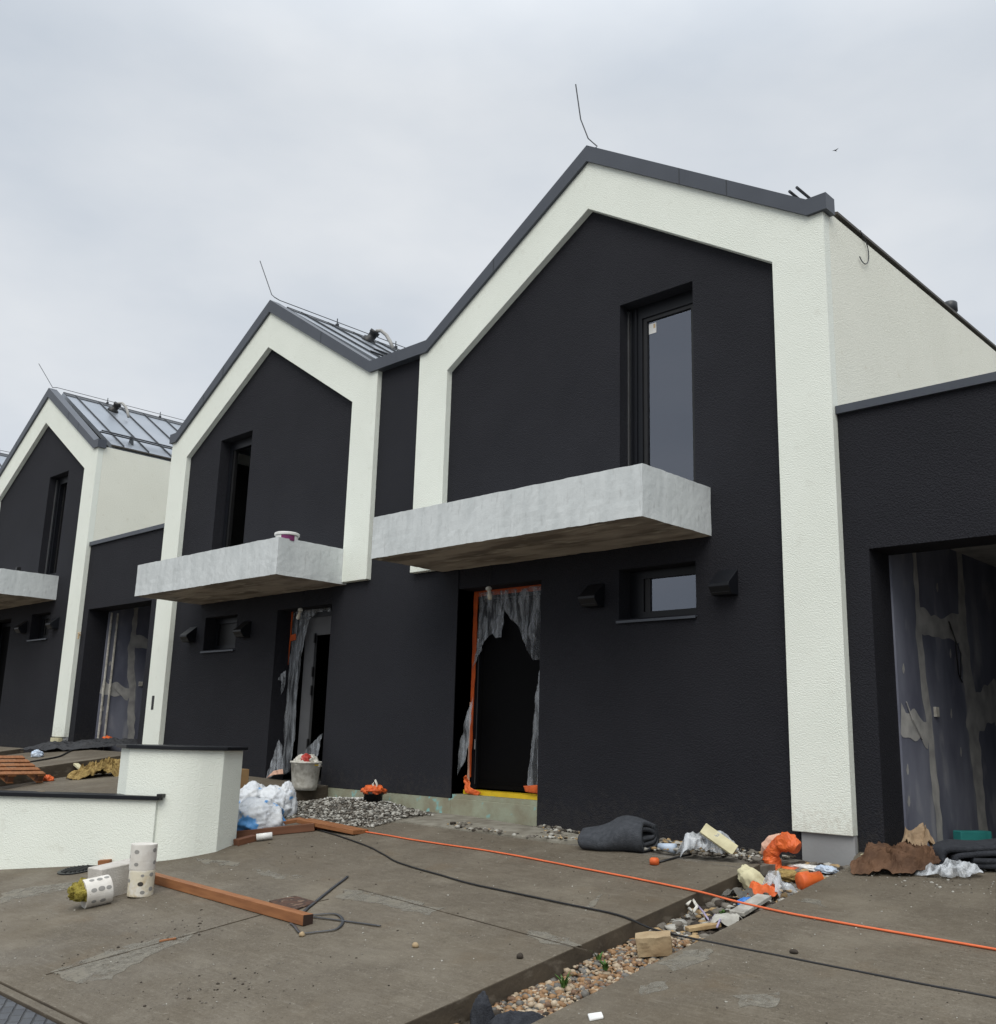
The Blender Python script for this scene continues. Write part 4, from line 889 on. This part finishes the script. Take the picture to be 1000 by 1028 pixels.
MB().lathe([(.07, 0), (.07, .16), (.085, .16), (.085, .24)], L_(795, 892)-Vector((0, 0, .05)), 16).build('pipe_end', orangep, wr, smooth=True)
def zgap(x, y): return zmain(x, y)-.14
def GP(px, py): p = PL(px, py, .22-.11, 0, .15); return p
# orange pipe pieces and litter in the gravel strip
p = GP(803, 893); o = MB().lathe([(.075, 0), (.08, .01), (.08, .09), (.065, .10), (.065, .2), (.055, .2), (.055, .12)], (0, 0, .06), 20, ax=Vector((.5, .75, .12))).build('pipe_coupling', orangep, smooth=True); o.location = p; tag(o, 'orange pipe coupling lying in the rubble strip', 'pipe piece')
tag(heap('orange_film', orangep, GP(768, 902), .14, .08, .14, rot=.7, seed=41, freq=10, step=.022), 'torn orange plastic in the rubble strip beside the clear wrapper', 'plastic scrap')
tag(heap('clear_wrapper', film2, GP(783, 900), .15, .11, .18, rot=.5, seed=42, freq=10, step=.022), 'clear crumpled wrapper lying between orange scraps in the strip', 'plastic scrap')
tag(crumple('foam_chunk', cyel, GP(757, 893), .10, .06, .11, rot=.4, seed=43, amp=.35, freq=1.6, lean=(-.5, 0)), 'yellow foam chunk standing in the rubble strip against the slab edge', 'foam chunk')
tag(crumple('foam_chunk', wool2, GP(790, 884), .10, .07, .05, rot=.1, seed=44, amp=.5, freq=2), 'flat yellow foam piece below the orange wrapped pipe', 'foam chunk')
tag(heap('grey_paper_sheet', heapm, GP(742, 905), .14, .09, .13, rot=.6, seed=45, freq=9, step=.025), 'crumpled pale grey paper in the rubble strip left of the orange scraps', 'paper scrap')
tag(crumple('blue_wrapper', sackb, GP(752, 909), .07, .05, .03, rot=.2, seed=46, amp=.7, freq=2.2), 'small blue wrapper beside the grey paper in the strip', 'plastic scrap')
o = plank('fibre_board', GP(740, 922)+Vector((0, 0, .02)), GP(768, 908)+Vector((0, 0, .05)), .13, .03, rub[1]); tag(o, 'grey fibre board scrap lying across the rubble strip', 'board scrap')
tag(crumple('white_scrap', whitep, GP(812, 873), .12, .05, .02, seed=47, amp=.8, freq=2.2), 'white plastic shred in front of the grey plinth', 'plastic scrap', 'white shreds in the rubble')
tag(crumple('white_scrap', whitep, GP(775, 890), .06, .04, .05, seed=48, amp=.8, freq=2.2), 'white plastic shred below the orange wrap', 'plastic scrap', 'white shreds in the rubble')
tag(heap('white_scrap', rub[1], GP(728, 928), .13, .08, .07, rot=.5, seed=49, freq=9, step=.03), 'pale flattened scrap where the orange cord crosses the strip', 'plastic scrap', 'white shreds in the rubble')
tag(crumple('white_scrap', blueg, GP(830, 876), .07, .04, .03, seed=50, amp=.8, freq=2.2), 'pale blue shred at the right foot of the plinth', 'plastic scrap', 'white shreds in the rubble')
o = plank('wood_scrap', GP(690, 935), GP(722, 930), .09, .03, rub[3]); tag(o, 'tan wood scrap lying in the strip below the orange cord', 'wood scrap')
pts = [GP(*q)+Vector((0, 0, .05)) for q in ((700, 915), (706, 922), (712, 931), (718, 925), (724, 928), (720, 938))]
o = MB().tube(pts, .009, 5).build('lilac_twine', mat('lilac_twine', (.34, .30, .42), None, 6, .6), smooth=True); tag(o, 'loose lilac twine among the rubble of the strip', 'twine')
pts = [GP(*q)+Vector((0, 0, .06)) for q in ((690, 916), (696, 911), (700, 918), (696, 924), (692, 920))]
o = MB().tube(pts, .014, 6).build('white_ring', bucketm, smooth=True); tag(o, 'whitish plastic ring stuck in the rubble by the slab edge', 'ring')
sb = GP(658, 957); mbs = rough_box(-.13, .13, -.075, .075, 0, .13, .012, 4, (10, 6, 5)); mbs.mi = [0]*len(mbs.f)
o = mbs.build('stone_chunk', sandst); o.location = sb; o.rotation_euler = (.1, -.12, math.radians(35)); tag(o, 'pale tan broken stone lying on the pebbles of the strip', 'stone')
# dark cloth peak at the bottom edge
pcl = GP(484, 1026)
tag(crumple('dark_cloth', felt2, pcl+Vector((.0, .0, -.16)), .075, .07, .19, rot=.5, seed=52, amp=.25, freq=1.2, sub=5), 'dark grey cloth standing up in a peak at the near end of the pebble strip', 'cloth')
tag(heap('dark_cloth', felt2, GP(520, 1026)+Vector((0, 0, -.04)), .20, .12, .10, rot=.9, seed=53, freq=7, step=.025, smooth=True), 'flat dirty grey cloth on the pebbles beside the peaked cloth', 'cloth')
# paper, bag and foam at the garage
p = GR(905, 873); tag(heap('brown_paper', paperb, (p.x, p.y, zdrive(p.x, p.y)-.005), .42, .24, .19, rot=math.radians(38), seed=61, freq=12, step=.018), 'crumpled brown paper heap on the drive before the open garage', 'paper')
p = GR(920, 862); tag(heap('tan_paper', paper2, (p.x, p.y+.08, zdrive(p.x, p.y)), .17, .11, .24, rot=.5, seed=62, freq=9, step=.025), 'lighter tan paper sticking up behind the brown paper', 'paper')
p = GR(954, 879); tag(heap('clear_bag', film2, (p.x, p.y, zdrive(p.x, p.y)-.005), .25, .15, .11, rot=math.radians(20), seed=63, freq=9, step=.025), 'clear plastic bag lying on the drive beside the brown paper', 'plastic bag')
p = GR(873, 864); tag(crumple('yellow_scrap', cyel, (p.x, p.y, zdrive(p.x, p.y)), .06, .05, .035, seed=64, amp=.6, freq=2), 'tiny yellow scrap at the corner of the grey plinth', 'scrap')
p = PL(977, 848, .23, 0, 0); o = MB().box(-.19, .19, -.06, .06, 0, .15).build('foam_pack', teal, bevel=.01); o.location = (p.x, p.y, .216); o.rotation_euler = (0, 0, math.radians(60)); tag(o, 'teal foam block on the garage floor', 'foam block')
# rusty plate, drain grate, wires
poly = [tuple(G(*q)[:2]) for q in ((270, 906), (296, 901), (318, 907), (290, 917))]
o = MB().prism(poly, lambda x, y: zmain(x, y)+.001, lambda x, y: zmain(x, y)+.016, 'z').build('rusty_plate', rust, bevel=.003, loc=G(295, 908)); tag(o, 'flaking rusty plate on the slab behind the timber beam', 'plate')
pg = G(77, 874); dg = empty('drain_grate', pg, 'round dark drain grate at the foot of the low white wall', 'drain')
nrm = Vector((0, -.15, 1)).normalized()
MB().lathe([(.20, 0), (.20, .012), (.17, .014)], (0, 0, 0), 28, ax=nrm).build('grate_ring', frame, dg)
mbg = MB()
for k in range(-4, 5): mbg.tube([(-.16*math.cos(k*.3), k*.036, .019+.15*k*.036), (.16*math.cos(k*.3), k*.036, .019+.15*k*.036)], .008, 5)
mbg.build('grate_bars', black, dg)
def wire(name, px, r, m_, label, cat, f=None, lift=.012, group=None, flat=1., sub=6, n=6):
    P = [(f or G)(*q) for q in px]; out_ = []
    for i in range(len(P)-1):
        a = P[max(i-1, 0)]; b = P[i]; c = P[i+1]; d = P[min(i+2, len(P)-1)]
        for k in range(sub):
            t_ = k/sub; out_.append(.5*((2*b)+(-a+c)*t_+(2*a-5*b+4*c-d)*t_*t_+(-a+3*b-3*c+d)*t_**3))
    out_.append(P[-1]); out_ = [p+Vector((.01*noise.noise(p*3), .01*noise.noise(p*3+Vector((5, 0, 0))), lift)) for p in out_]
    o = MB().tube(out_, r, n, flat=flat).build(name, m_, smooth=True)
    return tag(o, label, cat, group)
steel = mat('strap_steel', (.10, .105, .115), None, 6, .4, metal=.5)
wire('steel_strap', [(300, 922), (310, 912), (325, 900), (349, 881)], .016, steel, 'dark strapping tail pointing away from the beam end', 'strap', group='steel straps at the beam end', flat=.3)
wire('steel_strap', [(303, 921), (322, 919), (338, 919), (344, 926), (338, 934), (318, 937), (303, 938), (296, 931), (292, 928)], .013, steel, 'looped strapping lying under the beam end', 'strap', group='steel straps at the beam end', flat=.3)
wire('steel_strap', [(310, 921), (345, 926), (382, 931)], .011, steel, 'straight strapping tail pointing right from the beam end', 'strap', group='steel straps at the beam end', flat=.4)
wire('extension_cord', [(300, 831), (330, 833), (366, 836), (420, 845), (500, 857), (600, 876), (690, 894), (745, 908), (800, 920), (900, 938), (1000, 955), (1100, 974)], .009, mat('orange_cord', (.72, .16, .06), None, 6, .5), 'orange extension cord running across the slab and the drive', 'cord')
wire('black_cable', [(318, 834), (340, 840), (372, 852), (400, 867), (440, 879), (480, 890), (560, 907), (620, 920), (655, 934), (690, 943), (760, 957), (880, 981), (1000, 1004), (1100, 1023)], .008, black, 'black cable running across the slab nearer than the orange cord', 'cable')
# things behind the low wall on the left
cpl = GM(43, 786); P1 = cpl+Vector((0, 0, .14))
dist = (P1-CAM).length; best = None
for k in range(200):
    q = ray(20, 759); q = CAM+q*((dist-.4+k*.012)/q.length)
    if best is None or abs((q-P1).length-.8) < best[0]:
        if (q-CAM).length > dist: best = (abs((q-P1).length-.8), q)
e1 = -(best[1]-P1).normalized(); e2 = e1.cross(Vector((0, 0, 1))).normalized()
if e2.dot(_r) > 0: e2 = -e2
upv = e1.cross(e2).normalized()
if upv.z < 0: upv = -upv
pal = empty('pallet', cpl, 'reddish wooden pallet propped on the raised drive edge behind the low white wall', 'pallet')
mbd = MB(); mbb = MB(); mbk = MB(); up = upv; o0 = Vector((0, 0, 0))-e1*0; WL, WD = .8, 1.2
for i in range(5): MB().obox(o0-e1*(.06+i*.17)+e2*WD/2+up*.155, e1, e2, up, .055, WD/2, .011).build('deck_board', wood, pal, bevel=.004)
for j in range(3):
    MB().obox(o0-e1*WL/2+e2*(.06+j*.54)+up*.131, e1, e2, up, WL/2, .07, .0125).build('stringer', wood, pal, bevel=.004)
    MB().obox(o0-e1*WL/2+e2*(.06+j*.54)+up*.012, e1, e2, up, WL/2, .06, .011).build('runner', wood, pal, bevel=.004)
    for i in range(3): MB().obox(o0-e1*(.06+i*.34)+e2*(.06+j*.54)+up*.071, e1, e2, up, .05, .05, .047).build('spacer_block', wood2, pal, bevel=.004)
o = plank('pale_plank', GM(-40, 800)+Vector((0, 0, .02)), GM(42, 797), .16, .04, palew); tag(o, 'pale new plank lying behind the low white wall', 'plank')
p = GM(103, 779); tag(heap('golden_wool', wool2, (p.x, p.y, p.z-.03), .55, .26, .26, rot=math.radians(60), seed=71, freq=10, step=.035, thick=.02), 'golden heap of insulation wool at the foot of the raised drive edge', 'insulation')
o = plank('pale_stick', GM(75, 775)+Vector((0, 0, .12)), GM(86, 780)+Vector((0, 0, .05)), .09, .04, cyel); tag(o, 'pale yellow stick poking out of the golden wool', 'stick')
p = GL(82, 751); tag(heap('black_sheet', tarp, (p.x, p.y, zleft(p.x, p.y)), 1.3, .6, .16, rot=math.radians(35), seed=72, freq=4.5, step=.07), 'black sheeting crumpled on the raised drive of the left house', 'sheeting')
p = GL(107, 748); tag(crumple('orange_scrap', orangep, p, .12, .08, .10, seed=73, amp=.7, freq=2.6), 'orange plastic scrap on the black sheeting', 'plastic scrap')
p = GL(37, 760); tag(crumple('cyan_scrap', blueg, p, .12, .08, .08, seed=74, amp=.5, freq=2), 'pale cyan scrap lying on the raised drive', 'plastic scrap')
wire('garden_hose', [(20, 767), (40, 764), (60, 760), (75, 753), (95, 752)], .02, black, 'dark hose curving over the raised drive at the left', 'hose', f=GL)
p = GM(48, 784); tag(crumple('orange_scrap', orangep, p, .08, .06, .05, seed=75, amp=.7, freq=2.6), 'orange scrap lying beside the pallet', 'plastic scrap')
p = PX(53, 744, -11.2); o = MB().box(-.2, .2, -.1, .1, -.1, .1).build('wood_packer', cyel, bevel=.005); o.location = (-11.35, .05, .80); tag(o, 'yellowish packing block under the white leg of the left house', 'block')
# thin black piece at the wall corner
poly = [tuple(PL(a, b, .1, 0, 0)[:2]) for a, b in ((502, 831), (540, 824), (540, 833), (522, 834))]
o = MB().prism(poly, .103, .125, 'z').build('black_piece', tarp, loc=(2.4, -.2, .1)); tag(o, 'thin black piece on the pale cement at the corner of the nearest wall', 'membrane')
# bird
bd = PY(839, 151, 30); bm_ = MB(); bm_.add([(-.17, 0, .06), (0, .04, 0), (0, -.05, 0), (.17, 0, .07), (0, .13, -.02), (0, -.12, .0), (0, 0, .025), (0, 0, -.03)], [(0, 2, 6), (0, 6, 1), (3, 6, 2), (3, 1, 6), (0, 1, 7), (0, 7, 2), (3, 7, 1), (3, 2, 7), (1, 4, 6), (1, 7, 4), (2, 6, 5), (2, 5, 7)])
o = bm_.build('bird', tarp); o.location = bd; tag(o, 'small dark bird flying high over the roofs', 'bird')
# wire clip hanging from the eave of the nearest house
P = [Vector((6.515, .90, 6.93))]+[Vector((6.52, .93+.15*math.sin(a), 6.70+.17*math.cos(a))) for a in [.15+i*.22 for i in range(18)]]
MB().tube(P, .0065, 5).build('earth_wire', seam, hr, smooth=True)

# ------------------------------------------------------------------ loose gravel, rubble, weeds
def stones(name, mats, n, where, r0, r1, seed, flat=.7):
    rnd = random.Random(seed); bm = bmesh.new(); bmesh.ops.create_icosphere(bm, subdivisions=1, radius=1)
    bm.verts.index_update(); bv = [v.co.copy() for v in bm.verts]; bf = [tuple(v.index for v in f.verts) for f in bm.faces]; bm.free()
    mb = MB()
    for i in range(n):
        q = where(rnd)
        if q is None: continue
        p, k = q; r = r0+(r1-r0)*rnd.random()**2.2*k; R = Matrix.Rotation(rnd.random()*6.3, 3, 'Z') @ Matrix.Rotation(rnd.random()*.8-.4, 3, 'X')
        sx_, sy_, sz_ = r*(.75+.6*rnd.random()), r*(.7+.4*rnd.random()), r*flat*(.7+.5*rnd.random())
        vs = []
        for v in bv:
            j = 1+.28*(rnd.random()-.5); vs.append(p+R @ Vector((v.x*sx_*j, v.y*sy_*j, v.z*sz_*j)))
        mb.add(vs, bf, rnd.choices(range(len(mats)), weights=[3, 3, 2, 1.4][:len(mats)])[0])
    o = mb.build(name, mats, fix=False, smooth=True); return o
def in_strip(y0, y1, up=.0):
    def f(r):
        y = y0+(y1-y0)*r.random(); x = 5.99+.66*r.random(); return Vector((x, y, zgap(x, y)+.02*r.random()+up+.03*noise.noise(Vector((x*2, y*2, 0))))), 1
    return f
struct(MB().prism([(5.972, -6.2), (6.668, -6.2), (6.668, -.45), (6.5, -.05), (5.96, .04), (5.972, -.4)], -2, lambda x, y: zgap(x, y)-.015, 'z').build('strip_soil', rub[2]))
o = stones('pebbles', pebm, 2600, in_strip(-4.3, -2.5), .010, .036, 1); struct(o, 'stuff')
o = stones('pebbles', [pebm[0], pebm[2], pebm[3], rub[2]], 700, in_strip(-5.6, -4.2), .014, .04, 2); struct(o, 'stuff')
o = stones('rubble', [rub[0], rub[2], rub[1], rub[3]], 1700, in_strip(-2.6, -.1), .012, .07, 3, .5); struct(o, 'stuff')
def along_wall(r):
    x = 1.7+4.2*r.random()**.8; y = -.86+.9*r.random(); z = zmain(x, -.7)-.02+.05*noise.noise(Vector((x*2, y*2, 3)))+.03
    return Vector((x, y, z)), 1
mbw = MB().prism([(2.45, -.9), (5.95, -.98), (5.95, .12), (2.45, .12)], -.3, lambda x, y: zmain(x, -.85)-.015, 'z'); struct(mbw.build('wall_strip_soil', rub[0]))
o = stones('rubble', [rub[0], rub[2], rub[1], rub[3]], 1300, along_wall, .01, .045, 4, .6); struct(o, 'stuff')
def heapz(x, y):
    return max(zmain(x, min(y, -.6))+.0, 0)+.11*math.exp(-((x+.75)/.9)**2-((y+.15)/.55)**2)+.05*math.exp(-((x+.2)/1.2)**2-((y+.5)/.7)**2)+.03*noise.noise(Vector((x*3, y*3, 1)))
mh = MB(); nxh, nyh = 40, 24
vs = [(-1.72+3.2*i/nxh, -1.25+1.36*j/nyh, heapz(-1.72+3.2*i/nxh, -1.25+1.36*j/nyh)-.03) for j in range(nyh+1) for i in range(nxh+1)]
mh.add(vs, [(j*(nxh+1)+i, j*(nxh+1)+i+1, (j+1)*(nxh+1)+i+1, (j+1)*(nxh+1)+i) for j in range(nyh) for i in range(nxh)])
struct(mh.build('gravel_bed', rub[0], smooth=True, fix=False))
def on_heap(r):
    x = -1.7+2.6*r.random(); y = -1.25+1.33*r.random(); return Vector((x, y, heapz(x, y))), 1
o = stones('gravel', [rub[0], rub[1], heapm, rub[2]], 4200, on_heap, .009, .034, 5, .6); struct(o, 'stuff')
def white_heap(r):
    x = random.gauss(-.75, .3); y = random.gauss(-.1, .12)
    if y > .08 or x < -1.7: return None
    return Vector((x, y, heapz(x, y)+.012)), 1
o = stones('white_chippings', [whitep, rub[1]], 900, white_heap, .008, .02, 6, .6); struct(o, 'stuff')
def on_slab(r):
    if r.random() < .62: x = -1+6.9*r.random(); y = -5.9+5*r.random(); return Vector((x, y, zmain(x, y)+.002)), .55
    x = 6.7+3.2*r.random(); y = -4.5+4.5*r.random()**.7; return Vector((x, y, zdrive(x, y)+.002)), .5
o = stones('grit', [rub[0], rub[1], rub[2]], 1100, on_slab, .003, .016, 8, .6); struct(o, 'stuff')
def near_pier(r):
    x = 6.7+2.2*r.random(); y = -.9*r.random()**1.5; return Vector((x, y, zdrive(x, y)+.002)), .7
o = stones('grit', [rub[1], rub[0], rub[2]], 420, near_pier, .004, .02, 9, .6); struct(o, 'stuff')
def clods(r):
    x, y = random.choice([(G(170, 935), 1), (G(200, 1000), 1), (G(330, 850), 1), (G(110, 960), 1), (G(250, 985), 1)])[0][:2]; x += random.gauss(0, .25); y += random.gauss(0, .25)
    return Vector((x, y, zmain(x, y)+.002)), .8
o = stones('clods', [rub[2], rub[0]], 220, clods, .003, .018, 10, .6); struct(o, 'stuff')
for i, (px, py) in enumerate(((303, 940), (417, 951), (522, 962))):
    p = G(px, py); o = crumple('small_stone', sandst if i != 2 else rub[2], (p.x, p.y, zmain(p.x, p.y)), .026, .022, .022, seed=80+i, amp=.2, freq=1, sub=2, smooth=True)
    tag(o, ['pale pebble beside the loop of strapping', 'lone tan pebble in the middle of the slab', 'dark clod on the slab near its kerb'][i], 'stone')
o = MB().prism([tuple(GR(*q)[:2]) for q in ((590, 1020), (604, 1018), (606, 1023), (592, 1026))], lambda x, y: zdrive(x, y)+.001, lambda x, y: zdrive(x, y)+.014, 'z').build('white_chip', whitep, bevel=.004, loc=GR(598, 1022)); tag(o, 'white chip lying on the drive near the bottom edge', 'chip')
p = GR(797, 957); o = crumple('small_stone', rub[2], (p.x, p.y, zdrive(p.x, p.y)), .028, .022, .016, seed=88, amp=.2, freq=1, sub=2); tag(o, 'dark stone lying alone on the drive by the black cable', 'stone')
def weed(px, py, h, n, seed, label):
    r = random.Random(seed); p = GP(px, py); mb = MB()
    for i in range(n):
        a = r.random()*6.3; l_ = h*(.5+.6*r.random()); d = Vector((math.cos(a), math.sin(a), 0)); s_ = Vector((-d.y, d.x, 0)); b = d*.02*r.random(); out_ = .3+.5*r.random()
        vs = []
        for k in range(5):
            t_ = k/4; c = b+d*l_*out_*t_*t_+Vector((0, 0, l_*t_*(1-.25*t_))); wv = .009*math.sin(math.pi*(.12+.88*t_)) if k < 4 else .001; vs += [c-s_*wv, c+s_*wv]
        mb.add(vs, [(2*k, 2*k+1, 2*k+3, 2*k+2) for k in range(4)])
    o = mb.build('weed', leaf, fix=False); o.location = p; return tag(o, label, 'weed', 'weeds in the pebble strip')
weed(566, 992, .13, 12, 1, 'tallest green weed, nearest to the camera in the pebble strip')
weed(608, 974, .08, 22, 2, 'spreading green weed on the cream pebbles beside the slab edge')
weed(601, 964, .09, 8, 3, 'thin green weed against the slab edge behind the spreading one')
weed(726, 920, .07, 18, 4, 'small green weed among the rubble below the orange cord')
